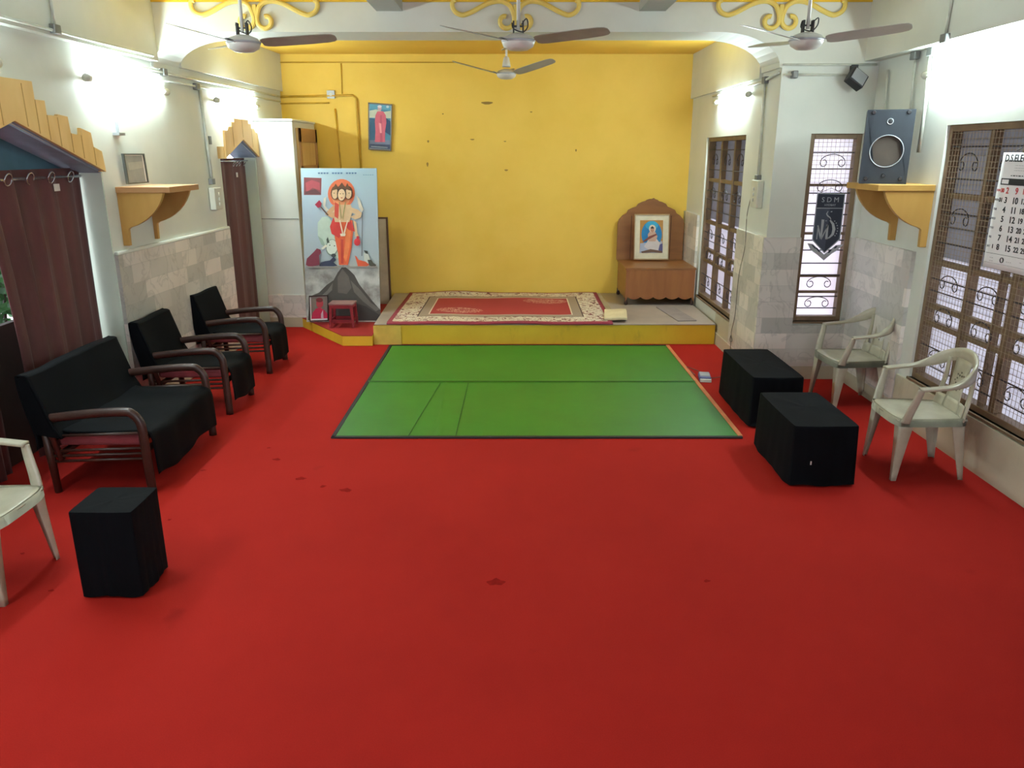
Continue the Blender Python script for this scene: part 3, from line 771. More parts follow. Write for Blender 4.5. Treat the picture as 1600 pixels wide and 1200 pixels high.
m = MB(); m.sweep([(0,-.42,0),(0,.5,0)], .008, n=10); m.build('rod', CHROME, t, smooth=True)
# teal board behind curtain head, dark door leaf, outdoor hedge
m = MB(); m.box(-3.379, -3.37, 4.03, 6.115, 1.90, 2.3); tag(m.build('backing_board', TEAL), 'blue board filling the gable above the near left curtain', 'board')
t = empty('door_leaf', (-3.5, 4.8, 0), 'dark brown door post showing in the gap between the left curtains', 'door post')
m = MB(); m.box(0, .05, -.9, .95, 0, .96); m.build('post', simple('dull dark door paint', (70,62,56), .6), t, bevel=.003)
m = MB(); m.box(-3.20, -3.19, 8.46, 9.41, 0, 2.02); tag(m.build('door_panel', DWOOD), 'dark door closed behind the far narrow curtain', 'door')
# shrub outside
t = empty('shrub', (-4.6, 6.8, -.13), 'leafy green shrub outside seen through the curtain gap', 'shrub')
m = MB()
for k in range(2600):
    c = Vector((random.gauss(0,.28), random.gauss(0,.9), 1.0+random.gauss(0,.55)))
    if c.z < .05: continue
    a = Vector((random.uniform(-1,1), random.uniform(-1,1), random.uniform(-1,1))).normalized(); b = a.orthogonal().normalized()
    l = random.uniform(.05,.09); m.poly([c-a*l, c+b*l*.4, c+a*l, c-b*l*.4])
m.build('foliage', simple('leaf green', (60,120,60), .5, .3, 3), t)
m = MB()
for k in range(5): m.sweep([(0, -.8+k*.4, 0), (random.uniform(-.1,.1), -.8+k*.4, .8), (random.uniform(-.2,.2), -.8+k*.45, 1.6)], [.02,.015,.006], n=6)
m.build('stem', DWOOD, t)

# ------------------------------------------------------------------ bracket shelves
def bracket_shelf(side, xw, y0, y1, z, depth, label, dark=False):
    t = empty('wall_shelf', (xw, y0, z), label, 'shelf')
    s = side
    m = MB(); m.box(min(0,s*depth), max(0,s*depth), 0, y1-y0, -.045, 0); m.build('shelf_board', SHELFTOP if side > 0 else YWOOD2, t, bevel=.003)
    for yy in (0.01, y1-y0-.06):
        d = depth*.86; pr = [(0,-.045),(s*d,-.045)]
        for k in range(1, 9):
            a = PI/2*k/8; pr.append((s*(d-(d-.06)*(1-math.cos(a))), -.045-.25*math.sin(a)))
        pr += [(s*.06,-.30),(s*.03,-.335),(s*.03,-.46),(0,-.46)]
        # quarter round side cheek
        d = depth*.86
        pr = [(0,-.045),(s*d,-.045)]
        for k in range(1, 9):
            a = PI/2*k/8; pr.append((s*(.075+(d-.075)*(.62*math.cos(a)+.38*(1-k/8))), -.045-.27*(.62*math.sin(a)+.38*k/8)))
        pr += [(s*.055,-.33),(s*.05,-.46),(0,-.46)]
        m = MB(); m.prism(pr, 'y', yy, yy+.035); m.build('bracket', YWOOD2, t, bevel=.002)
    return t
bracket_shelf(1, XL(6.3), 6.27, 6.86, 1.82, .43, 'brown topped shelf with two curved yellow brackets on the left wall')
bracket_shelf(-1, XR-.0, 5.91, 6.47, 1.85, .43, 'mustard shelf with two curved brackets holding the speaker')

# speaker
t = empty('loudspeaker', (2.885, 6.22, 1.85), 'blue-grey wooden loudspeaker cabinet on the mustard wall shelf', 'speaker', rz=math.radians(-22))
m = MB()
W_, H_, D_ = .165, .54, .22
m.box(-W_, W_, -D_/2+.02, D_/2, 0, H_); m.build('cabinet', SPK, t, bevel=.004)
m = MB(); 
n = 40; ring = []; hole = []
cz = .24; r = .112
O_ = [m.b.verts.new((x,-D_/2,z)) for x, z in ((-W_,0),(W_,0),(W_,H_),(-W_,H_))]
hp = [(r*math.cos(2*PI*k/n), cz+r*math.sin(2*PI*k/n)) for k in range(n)]
hv = [m.b.verts.new((x,-D_/2,z)) for x, z in hp]; hb = [m.b.verts.new((x,-D_/2+.02,z)) for x, z in hp]
for k in range(n): m.face([hv[k], hv[(k+1)%n], hb[(k+1)%n], hb[k]])
# fan the front face between the square and the hole
corners = [0]*4
def nearest(a): return int(round(a/(2*PI)*n))%n
q = [5*PI/4, 7*PI/4, PI/4, 3*PI/4]
for i in range(4):
    a, b = nearest(q[i]), nearest(q[(i+1)%4]); k = a
    while k != b:
        m.face([O_[i], hv[(k+1)%n], hv[k]]); k = (k+1)%n
    m.face([O_[i], O_[(i+1)%4], hv[b]])
B_ = [m.b.verts.new((x,-D_/2+.02,z)) for x, z in ((-W_,0),(W_,0),(W_,H_),(-W_,H_))]
for i in range(4): m.face([O_[i], O_[(i+1)%4], B_[(i+1)%4], B_[i]])
m.build('front_baffle', SPK, t)
m = MB(); m.lathe([(.112,-.019),(.108,-.0195)], (0,-D_/2+.036,cz), 40, axis='y'); m.build('woofer_cone', SPKD, t)
m = MB(); m.sweep([(.116*math.cos(a), -D_/2-.003, cz+.116*math.sin(a)) for a in [2*PI*k/40 for k in range(41)]], .004, n=6, cap=False, up=(0,1,0)); m.build('woofer_ring', SILVER, t, smooth=True)
m = MB(); m.sweep([(.02*math.cos(a), -D_/2-.003, .455+.02*math.sin(a)) for a in [2*PI*k/20 for k in range(21)]], .003, n=6, cap=False, up=(0,1,0)); m.build('tweeter_ring', SILVER, t)
m = MB(); m.lathe([(.018,-.001),(.010,-.005),(.002,-.006)], (0,-D_/2,.455), 16, axis='y'); m.build('tweeter', DARK, t)
for (x, z) in ((-.12,.52),(.12,.52),(-.12,.04),(.12,.04),(0,.06)):
    m = MB(); m.lathe([(.012,-.012),(.016,0)], (x,-D_/2,z), 10, axis='y'); m.build('grille_peg', DARK, t)

# ------------------------------------------------------------------ pictures
def art(name, mats_polys, plane, parent, off, n, conv):
    """one print mesh: polygons given in photo points, laid on the picture's plane in thin ink layers"""
    m = MB(); mats = []
    for i, (mat, pts) in enumerate(mats_polys):
        if mat not in mats: mats.append(mat)
        m.poly([conv(p)+Vector(n)*(off*i) for p in pts], mats.index(mat))
    return m.build(name, mats, parent)
def ell(cx, cy, rx, ry, n=18, a0=0, a1=360):
    return [(cx+rx*math.cos(math.radians(a0+(a1-a0)*k/n)), cy+ry*math.sin(math.radians(a0+(a1-a0)*k/n))) for k in range(n)]
# tall poster board
t = empty('poster_board', (-2.03, 9.12, .12), 'tall leaning poster of a haloed many-armed figure above a mountain', 'poster')
BLx, BRx, Yb, Yt, zb, zt = -2.475, -1.585, 9.12, 9.375, .125, 1.905
def bconv(p):
    v = (503-p[1])/241.0; l = 485-20*v; r = 597-7*v; u = (p[0]-l)/(r-l)
    return Vector((BLx+(BRx-BLx)*u+2.03, Yb+(Yt-Yb)*v-9.12, zb+(zt-zb)*v-.12))
m = MB(); c = [bconv(p) for p in ((485,503),(597,503),(590,262),(465,262))]
nrm = Vector((0,-1,.145)).normalized()
m.hexa([c[0]-nrm*.02, c[1]-nrm*.02, c[1], c[0], c[3]-nrm*.02, c[2]-nrm*.02, c[2], c[3]]); m.build('board', simple('blue grey board edge', (120,140,150), .6), t)
def sky_print():
    m_, nt, bs = nodes('poster sky print'); tc = nt.nodes.new('ShaderNodeTexCoord'); sp = nt.nodes.new('ShaderNodeSeparateXYZ')
    nt.links.new(tc.outputs['Object'], sp.inputs[0])
    mr = nt.nodes.new('ShaderNodeMapRange'); mr.inputs[1].default_value = 0; mr.inputs[2].default_value = 1.8; nt.links.new(sp.outputs['Z'], mr.inputs[0])
    base = ramp(nt, mr.outputs[0], [(0, (120,112,106)), (.2, (150,146,140)), (.36, (176,182,180)), (.42, (166,178,184)), (.7, (158,174,190)), (1, (156,184,198))])
    cl = noise(nt, coord(nt), 5, 5); c_ = ramp(nt, cl, [(.35, (112,106,102)), (.6, (196,196,192))])
    mk = nt.nodes.new('ShaderNodeMapRange'); mk.inputs[1].default_value = .75; mk.inputs[2].default_value = .55; mk.inputs[3].default_value = 0; mk.inputs[4].default_value = .8
    nt.links.new(sp.outputs['Z'], mk.inputs[0])
    nt.links.new(mixc(nt, mk.outputs[0], base, c_), bs.inputs['Base Color']); bs.inputs['Roughness'].default_value = .3; return m_
F = flat
SK = (222,186,146); SK2 = (206,160,118)
A = [(sky_print(), [(485,503),(597,503),(590,262),(465,262)]),
 (F((126,60,66)), [(471,276),(500,277),(500,303),(472,303)]),
 (F((170,70,80)), [(474,284),(484,280),(497,284),(498,296),(486,292),(476,299)]),
 (F((92,52,58)), [(474,298),(490,294),(499,300),(499,302),(474,302)]),
 (F((70,64,60)), [(538,413),(530,424),(524,436),(513,444),(502,456),(488,462),(487,500),(597,501),(597,484),(585,470),(574,456),(564,443),(556,428),(548,420)]),
 (F((98,90,84)), [(537,418),(530,432),(531,456),(545,458),(552,448),(547,430)]),
 (F((104,98,92)), [(550,436),(566,452),(582,472),(596,482),(590,486),(570,470),(556,455)]),
 (F((110,104,98)), [(523,440),(515,452),(505,462),(512,462),(522,452)]),
 (F((48,42,40)), [(552,470),(575,478),(596,492),(596,500),(556,500)]),
 (F((226,112,70)), ell(533,301,22,22.5,26)),
 (F((236,150,100)), ell(533,306,15,15,20)),
 # cow
 (F((186,204,190)), [(496,346),(503,337),(512,336),(519,345),(523,360),(526,372),(532,384),(534,396),(529,402),(520,398),(512,386),(503,380),(497,366)]),
 (F((150,170,156)), [(497,366),(505,372),(510,384),(503,380)]), (F((120,138,126)), ell(520,384.6,10,13,16)), (F((212,222,210)), ell(520,384,8.6,11.6,16)), (F((30,34,30)), ell(516.5,381,1.1,.9,8)), (F((30,34,30)), ell(524,382,1.1,.9,8)),
 (F((60,72,60)), [(511,372),(513,368),(516,377),(512,378)]), (F((232,226,206)), [(503,386),(510,380),(513,382),(506,388)]), (F((232,226,206)), [(526,379),(534,384),(536,388),(529,384)]),
 (F((60,66,66)), ell(523,397,4,3,10)),
 # robe and legs
 (F((226,96,52)), [(523,342),(552,342),(553,360),(551,385),(546,412),(532,412),(530,394),(524,368)]),
 (F((238,130,74)), [(540,352),(550,356),(548,385),(543,408),(539,400),(541,375)]),
 (F((206,50,46)), [(521,338),(516,352),(519,363),(531,370),(537,360),(530,340)]),
 (F((206,50,46)), [(545,337),(553,350),(556,360),(546,357),(540,350)]),
 (F((196,60,44)), [(534,372),(538,372),(539,410),(535,410)]),
 # torso and arms
 (F(SK), [(521,318),(549,318),(552,328),(547,345),(524,345),(520,330)]),
 (F(SK2), [(522,318),(513,326),(508,333),(520,339),(530,336),(529,330),(519,330),(526,322)]),
 (F((206,74,56)), [(523,314),(530,318),(529,340),(523,336)]),
 (F(SK), [(549,322),(561,326),(567,331),(565,338),(556,341),(548,337),(557,333),(550,330)]),
 (F((214,206,190)), [(558,304),(563,309),(566,318),(570,326),(566,330),(562,322)]), (F((214,206,190)), [(505,308),(509,306),(508,320),(514,327),(509,328),(504,318)]),
 (F(SK), [(553,342),(558,345),(560,362),(563,368),(557,368),(555,352)]),
 (F((212,44,54)), ell(560,376,5,6,14)), (F((190,36,46)), ell(561,369,2.5,2.5,8)),
 (F((170,30,60)), [(491,318),(498,311),(502,316),(500,322),(496,323)]),
 (F((90,90,90)), [(567.4,330),(568.4,330),(568.2,398),(567.2,398)]), (F((96,70,60)), [(500,322),(501.5,321),(514,334),(512,335)]),
 # faces and crowns
 (F((58,36,26)), ell(523,300,6.6,10.4,14)), (F((58,36,26)), ell(545,300,6.6,10.4,14)), (F(SK), ell(523,301,5,8.4,14)), (F(SK), ell(545,301,5,8.4,14)),
 (F((58,36,26)), ell(534,301.5,7.6,11.4,16)), (F((232,196,158)), ell(534,303,6,9,16)),
 (F((96,58,30)), [(517,297),(521,291),(524,286),(528,291),(531,288),(534,284),(537,288),(540,291),(543,285),(546,291),(550,297),(540,294),(534,293),(527,294)]),
 (F((60,40,28)), [(531,301),(533,301),(533,302),(531,302)]), (F((60,40,28)), [(535.5,301),(537.5,301),(537.5,302),(535.5,302)]), (F((176,60,50)), [(532.5,307),(536,307),(535,308.4),(533.5,308.4)]),
 (F((70,44,30)), [(521,300),(523,300),(523,301),(521,301)]), (F((70,44,30)), [(545,300),(547,300),(547,301),(545,301)]),
 # garlands
 (F((150,140,84)), [(530,314),(531.5,314),(535,338),(534,342)]), (F((150,140,84)), [(540,314),(541.5,314),(537,342),(536,338)]),
 (F((236,216,190)), [(531,342),(533,342),(538,362),(537,366)]), (F((236,216,190)), [(544,342),(545.5,342),(540,366),(538.5,362)]), (F((240,224,200)), [(533,363),(542,363),(541,367),(534,367)]),
 # animals
 (F((124,42,62)), [(481,409),(482,402),(488,396),(493,391),(497,386),(503,388),(504,393),(501,397),(502,412),(486,415),(481,412)]),
 (F((38,44,72)), [(502,413),(504,408),(511,406),(518,405),(524,399),(528,404),(524,408),(530,413),(514,416),(503,416)]),
 (F((226,92,56)), [(557,397),(560,399),(563,404),(575,407),(580,412),(574,415),(562,414),(560,407)]),
 (F((50,56,52)), [(571,389),(577,390),(578,396),(574,394)]), (F((206,210,200)), [(571,393),(578,395),(581,404),(578,410),(572,405)]), (F((70,70,60)), [(577,404),(583,404),(586,409),(591,412),(588,416),(580,413)]),
 (F((150,146,140)), [(482,414),(592,414),(592,416),(482,416)])]
for k in range(14):   # caption line along the top, illegible small print
    x = 495+k*4.6
    if k not in (4, 9): A.append((F((84,112,150)), [(x,269),(x+3.4,269),(x+3.4,271),(x+1.2,271.6),(x,270.6)]))
for k in range(5): A.append((F((110,140,170)), [(569+k*3.6,272.4),(571.6+k*3.6,272.4),(571.6+k*3.6,273.4),(569+k*3.6,273.4)]))
art('poster_print', A, None, t, .0006, nrm, lambda p: bconv(p)+nrm*.001)

def frame_pic(name, label, cat, corners, plane, fw, mat, arts, th=.02, matb=None, n=(0,-1,0), glass=False):
    """corners: photo points tl,tr,br,bl on a real plane"""
    P4 = [at(x, y, **plane) for x, y in corners]
    o = Vector((P4[3]+P4[2])/2); t = empty(name, o, label, cat)
    n = Vector(n); P4 = [p-o for p in P4]; c0 = sum(P4, Vector())/4
    m = MB()
    inner = [p+(c0-p).normalized()*fw*1.4 for p in P4]
    for i in range(4):
        j = (i+1)%4
        m.hexa([P4[i], P4[j], inner[j], inner[i], P4[i]+n*th, P4[j]+n*th, inner[j]+n*th, inner[i]+n*th])
    m.build('frame', mat, t)
    m = MB(); m.hexa([*[p+n*.002 for p in inner], *[p+n*(th*.5) for p in inner]]); m.build('backing', matb or WHITEP, t)
    if arts: art('picture_print', arts, None, t, .0005, n, lambda p: at(p[0], p[1], **plane)-o+n*(th*.5+.001))
    return t
# robed figure picture on the yellow wall
Pk = (204,96,118)
frame_pic('framed_picture', 'small blue picture of a pink-robed standing figure on the yellow wall', 'picture', [(575.5,160),(613,163),(611.5,236),(576,234)], dict(Y=YW-.025), .014, simple('grey brown frame', (110,104,96), .5),
 [(F((70,136,166)), [(577.5,161.5),(611,164.5),(610,233.5),(577.5,231.5)]),
  (F((90,160,190)), [(577.5,161.5),(611,164.5),(611,172),(577.5,170)]),
  (F((198,208,190)), [(577.6,173),(588,171),(600,175),(611,173),(610.8,185),(577.6,184)]),
  (F((46,90,120)), [(577.6,184),(586,186),(590,205),(588,220),(577.6,220)]), (F((44,74,110)), [(603,184),(610.6,190),(610.4,212),(600,205)]),
  (F((120,130,160)), [(577.5,219),(610,219),(610,226),(577.5,225)]), (F((70,84,120)), [(577.5,225),(610,226),(610,233),(577.5,231.5)]),
  (F((150,164,180)), [(580,228),(606,230),(606,231.4),(580,229.6)]), (F((190,210,220)), ell(606,167,2.4,2,8)),
  (F(Pk), [(590,174),(599,174),(603,180),(604,192),(602,205),(602,222),(586,222),(587,205),(586,190),(587,180)]),
  (F((178,80,104)), [(594,180),(597,180),(598,222),(594,222)]), (F((230,150,160)), [(592,192),(596,193),(597,208),(594,208)]),
  (F((200,168,178)), ell(593.5,169.5,3.2,4,12)), (F((228,220,224)), ell(593.5,166.6,3.4,2.2,10))])
# picture on the wooden shrine
frame_pic('framed_picture', 'white-matted picture of a seated figure with a stringed instrument on the wooden shrine', 'picture', [(991.5,334.5),(1046,334.5),(1044,405.5),(990,405.5)], dict(Y=10.22), .012, simple('pale gold frame', (186,160,120), .4),
 [(F((220,214,190)), [(993,336.5),(1044.4,336.5),(1042.6,403.8),(991.8,403.8)]),
  (F((186,136,70)), [(1000,344),(1036,344),(1035,395),(999,395)]),
  (F((36,130,190)), ell(1018,366,16,21,22)), (F((60,170,214)), ell(1018,352,10,7,14)),
  (F((176,184,206)), [(1000,380),(1010,379),(1020,383),(1034,376),(1035,395),(999,395)]),
  (F((90,90,140)), [(1030,382),(1035,380),(1035,395),(1028,390)]),
  (F((214,206,206)), [(1010,379),(1014,372),(1025,372),(1031,380),(1028,392),(1014,391),(1006,385)]),
  (F((206,170,150)), [(1012,366),(1016,360),(1023,361),(1027,369),(1024,377),(1013,377)]),
  (F((226,214,196)), ell(1019,357,5.5,6,14)), (F((196,146,120)), ell(1019,359,3,4,12)), (F((70,50,40)), [(1016,356),(1019,353),(1022,356),(1021,357),(1017,357)]),
  (F((128,70,60)), [(1003,378),(1008,377),(1026,367),(1025,365),(1014,369)]),
  (F((110,84,70)), [(1001,393),(1016,389),(1034,392),(1034,395),(1020,394),(1003,395)])], matb=None)
# leaning frame on the left shelf
frame_pic('framed_picture', 'small grey framed faded picture leaning on the left wall shelf', 'picture', [(189,240),(222,240),(229.5,285.5),(197,288)], dict(X=XL(6.5)+.03), .014, simple('dark grey frame', (92,98,96), .5),
 [(F((150,156,158)), [(193,243),(219.5,243),(226,283.5),(200,285.5)]), (F((170,174,172)), [(198,254),(220,252),(222,262),(200,266)])], n=(1,0,0))
# small framed photo before the poster
frame_pic('framed_photo', 'small framed portrait of a person in pink at the foot of the tall poster', 'framed photo', [(483,462),(512.5,461),(513.5,501),(484.5,502)], dict(Y=9.02), .010, DWOOD,
 [(F((130,122,112)), [(486,464),(511,463.4),(512,497),(487,498)]), (F((200,44,84)), [(487,498),(489,488),(494,482),(500,480),(507,484),(512,490),(512,497)]), (F((190,70,80)), ell(500,474,5.5,7,14)), (F((120,50,52)), ell(499.5,468.5,5.5,3.6,12)), (F((226,190,200)), [(502,490),(505,484),(506,497),(502,497)])])
# brown edged board behind the poster
t = empty('leaning_board', (-1.908, 10.32, .12), 'beige board with dark brown edging leaning behind the tall poster', 'board')
Pq = [at(592,336,Y=10.18), at(604,339,Y=10.3), at(603.5,449,Y=10.3), at(598,458,Y=10.18)]
x0 = -2.3
m = MB(); m.box(-.30, .255, -.02, .0, 0.0, 1.13); m.build('panel', simple('beige board', (196,182,158), .6), t)
m = MB(); m.box(.255, .278, -.03, .01, 0.0, 1.15); m.box(-.30, .255, -.03, .01, 1.13, 1.15); m.build('edging', simple('dark brown edging', (92,62,44), .5), t, bevel=.002)

# ------------------------------------------------------------------ red stool
t = empty('stool', (-1.985, 8.93, .12), 'small red wooden stool in front of the tall poster', 'stool')
REDW = simple('red painted wood', (138,30,40), .45, .12, 9)
m = MB(); m.box(-.145,.145,-.11,.11,.265,.285); m.build('seat', simple('worn grey red stool top', (150,110,106), .5, .15, 6), t, bevel=.004)
for sx in (-1,1):
    for sy in (-1,1):
        m = MB(); a = .014
        m.hexa([(sx*.135-a,sy*.11-a,0),(sx*.135+a,sy*.11-a,0),(sx*.135+a,sy*.11+a,0),(sx*.135-a,sy*.11+a,0),(sx*.118-.018,sy*.095-.018,.265),(sx*.118+.018,sy*.095-.018,.265),(sx*.118+.018,sy*.095+.018,.265),(sx*.118-.018,sy*.095+.018,.265)]); m.build('leg', REDW, t, bevel=.003)
m = MB()
for sy in (-1,1): m.box(-.12,.12,sy*.1-.01,sy*.1+.01,.225,.265)
for sx in (-1,1): m.box(sx*.12-.01,sx*.12+.01,-.1,.1,.225,.265)
m.build('apron', REDW, t)
m = MB()
for sy in (-1,1): m.box(-.13,.13,sy*.105-.009,sy*.105+.009,.06,.095)
for sx in (-1,1): m.box(sx*.13-.009,sx*.13+.009,-.1,.1,.06,.095)
m.build('stretcher', REDW, t)

# ------------------------------------------------------------------ wooden shrine seat
t = empty('shrine_seat', (1.86, 9.6, SZ), 'brown wooden shrine seat with scalloped back and skirt on the stage', 'shrine')
ox, oy = 1.86, 9.6
m = MB(); m.box(-.445, .435, 0, .83, .445, .47); m.build('top_board', BROWNV, t, bevel=.003)
def scallop(x0, x1, zt_, zb_, n, amp):
    p = [(x0, zt_), (x1, zt_), (x1, zb_-.03)]
    N = 60
    for k in range(N+1):
        u = k/N; x = x1-.03+(x0+.03-(x1-.03))*u
        p.append((x, zb_+amp*abs(math.sin(u*n*PI))**.8*(-1 if 0 else -1)+amp))
    p.append((x0, zb_-.03)); return p
m = MB(); m.prism(scallop(-.435,.425,.445,.075,5,.03), 'y', .005, .025); m.build('front_skirt', BROWNV2, t)
m = MB()
for x in (-.435, .405): m.prism(scallop(.025,.80,.445,.075,4,.03), 'x', x, x+.02)
m.build('side_skirt', BROWNV, t)
for x in (-.42,.41):
    for y in (.03,.78):
        m = MB(); m.lathe([(.018,0),(.026,.02),(.02,.05),(.02,.09)], (x,y,0), 12); m.build('foot', DWOOD, t, smooth=True)
bk = [(-.46,.47),(.42,.47),(.42,.95),(.405,1.0),(.36,1.05),(.31,1.08),(.29,1.12),(.23,1.15),(.19,1.165),(.165,1.2),(.11,1.225),(.07,1.235),(.055,1.25),(.02,1.262),(.0,1.275),(-.02,1.262),(-.055,1.262),(-.09,1.25),(-.11,1.235),(-.15,1.225),(-.2,1.2),(-.225,1.165),(-.27,1.15),(-.33,1.12),(-.35,1.08),(-.40,1.05),(-.445,1.0),(-.46,.95)]
m = MB(); m.prism(bk, 'y', .79, .815); m.build('back_panel', BROWNV, t, bevel=.002)
SEAM = simple('dark seam', (90,50,26), .5)
for x in (-.28, .245):
    m = MB(); m.box(x-.004, x+.004, .786, .79, .48, 1.05); m.build('panel_seam', SEAM, t)

# ------------------------------------------------------------------ rugs and mats
def rug_tex():
    m, nt, bs = nodes('floral border rug weave'); tc = nt.nodes.new('ShaderNodeTexCoord'); sp = nt.nodes.new('ShaderNodeSeparateXYZ')
    nt.links.new(tc.outputs['Object'], sp.inputs[0])
    def mth(op, a, b=None):
        n = nt.nodes.new('ShaderNodeMath'); n.operation = op
        for v, i in ((a,0),(b,1)):
            if v is None: continue
            if isinstance(v, (int, float)): n.inputs[i].default_value = v
            else: nt.links.new(v, n.inputs[i])
        return n.outputs[0]
    ex = mth('SUBTRACT', 1.27, mth('ABSOLUTE', sp.outputs['X'])); ey = mth('SUBTRACT', .96, mth('ABSOLUTE', sp.outputs['Y']))
    e = mth('MINIMUM', ex, mth('MULTIPLY', ey, 1.0))
    n1 = nt.nodes.new('ShaderNodeTexNoise'); n1.inputs['Scale'].default_value = 9; n1.inputs['Detail'].default_value = 2; n1.inputs['Distortion'].default_value = 2.5
    nt.links.new(tc.outputs['Object'], n1.inputs['Vector'])
    fl = ramp(nt, n1.outputs['Fac'], [(.30, (70,40,44)), (.40, (124,40,48)), (.44, (206,192,172)), (.58, (214,202,184)), (.61, (96,76,74)), (.65, (214,202,184))])
    fld = ramp(nt, noise(nt, coord(nt), 1.2, 3), [(.3, (146,36,42)), (.7, (158,42,46))])
    c = mixc(nt, mth('GREATER_THAN', e, .05), lin((140,44,60)), fl)
    c = mixc(nt, mth('GREATER_THAN', e, .30), c, lin((72,48,44)))
    c = mixc(nt, mth('GREATER_THAN', e, .315), c, lin((150,132,116)))
    c = mixc(nt, mth('GREATER_THAN', e, .42), c, lin((214,196,176)))
    c = mixc(nt, mth('GREATER_THAN', e, .435), c, fld)
    # two sprigs in the field
    def spot(x, y, rx, ry):
        dx = mth('DIVIDE', mth('SUBTRACT', sp.outputs['X'], x), rx); dy = mth('DIVIDE', mth('SUBTRACT', sp.outputs['Y'], y), ry)
        return mth('LESS_THAN', mth('ADD', mth('MULTIPLY', dx, dx), mth('MULTIPLY', dy, dy)), 1.0)
    n2 = nt.nodes.new('ShaderNodeTexNoise'); n2.inputs['Scale'].default_value = 14; n2.inputs['Distortion'].default_value = 3; nt.links.new(tc.outputs['Object'], n2.inputs['Vector'])
    sp1 = mth('MULTIPLY', mth('ADD', spot(-.5,-.28,.28,.16), spot(.55,.32,.28,.16)), mth('LESS_THAN', mth('ABSOLUTE', mth('SUBTRACT', n2.outputs['Fac'], .5)), .035))
    c = mixc(nt, sp1, c, lin((214,170,150)))
    nt.links.new(c, bs.inputs['Base Color']); bs.inputs['Roughness'].default_value = .85; bump(nt, bs, noise(nt, coord(nt), 150, 2), .3, .003)
    return m
def sheet(x0, x1, y0, y1, nx, ny, th, fz):
    m = MB(); rows = []
    for j in range(ny+1):
        y = y0+(y1-y0)*j/ny; rows.append([(x0+(x1-x0)*i/nx, y, fz(x0+(x1-x0)*i/nx, y)) for i in range(nx+1)])
    m.slab(rows, (0,0,-th)); return m
m = sheet(-1.05, 1.22, 8.75, 10.44, 12, 12, .004, lambda x, y: SZ+.006)
tag(m.build('underlay_mat', STONE2), 'plain beige mat lying under the floral rug on the stage', 'mat')
RUGM = rug_tex()
def rz(x, y):
    w_ = .004*math.sin(3*x+1)*math.sin(4*y)+.004*math.sin(7*x)
    z = .020+w_+.002
    if y < -.958: z -= (abs(y+.958)/.022)*.012   # front edge droops over the stage lip
    if y > .85 and x < .1: z += .018*math.sin((x+1.27)*2.2)**2
    return z
m = sheet(-1.27, 1.27, -.98, .96, 60, 40, .010, rz)
rug = m.build('floral_rug', RUGM, smooth=True); rug.location = (-.13, 9.455, SZ); rug.rotation_euler = (0,0,math.radians(-.5))
tag(rug, 'red floral rug with cream leaf border spread on the stage', 'rug')
m = sheet(-.13, .13, -.24, .24, 14, 20, .03, lambda x, y: .036+.008*math.sin(14*y+3*x)+.006*math.sin(16*x)-(.03*max(0,(-y-.2)/.06) if y < -.2 else 0)*.5)
o = m.build('folded_cloth', CLOTHW, smooth=True, bevel=.006); o.location = (1.20, 8.80, SZ+.030); o.rotation_euler = (0,0,-.12); tag(o, 'folded cream cloth on the right corner of the floral rug', 'cloth')
m = MB(); m.box(-.11,.11,-.42,.42,0,.012)
o = m.build('plank', simple('mauve grey plank', (150,140,136), .5), bevel=.003); o.location = (1.95, 9.05, SZ+.001); o.rotation_euler = (0,0,.12); tag(o, 'loose thin grey plank lying on the stage before the shrine seat', 'plank')

t = empty('green_mat', (.19, 6.95, 0), 'large green woven mat on the red carpet in front of the stage', 'mat')
def gz(x, y):
    z = .008+.002*math.sin(2.3*x+y)+.0015*math.sin(5*y)
    z += .010*math.exp(-((y-.03)/.012)**2)              # cross fold
    z += .007*math.exp(-((x+.82+.05*y)/.012)**2)*(1 if y < 0 else .3)
    z += .005*math.exp(-((x+.40)/.010)**2)*(1 if y < 0 else .2)
    return z
m = sheet(-1.545, 1.545, -1.44, 1.46, 160, 120, .005, gz); m.build('woven_sheet', GREEN, t, smooth=True)
m = MB(); m.box(-1.56, 1.56, -1.465, -1.43, 0.001, .013); m.box(-1.565, -1.535, -1.46, 1.47, 0.001, .013); m.box(-1.56,1.56,1.455,1.475,.001,.013); m.build('black_binding', BLACKEDGE, t, label='black edge binding')
m = MB(); m.box(1.535, 1.57, -1.43, 1.455, 0.001, .014); m.build('orange_binding', ORANGEEDGE, t, label='orange edge binding')
m = MB(); m.sweep([(-1.53,.015,.019),(-.5,.02,.019),(.5,.012,.019),(1.53,.02,.019)], .006, .002, n=6); m.build('fold_line', GREEND, t)
for (xa, xb) in ((-.98, -.86), (-.62, -.60)):
    m = MB(); m.sweep([(xa, -1.42, .012), ((xa+xb)/2, -.7, .013), (xb, -.01, .012)], .003, .0015, n=5); m.build('crease_shade', GREEND, t)  # thin dark line drawn in for the shade of the crease

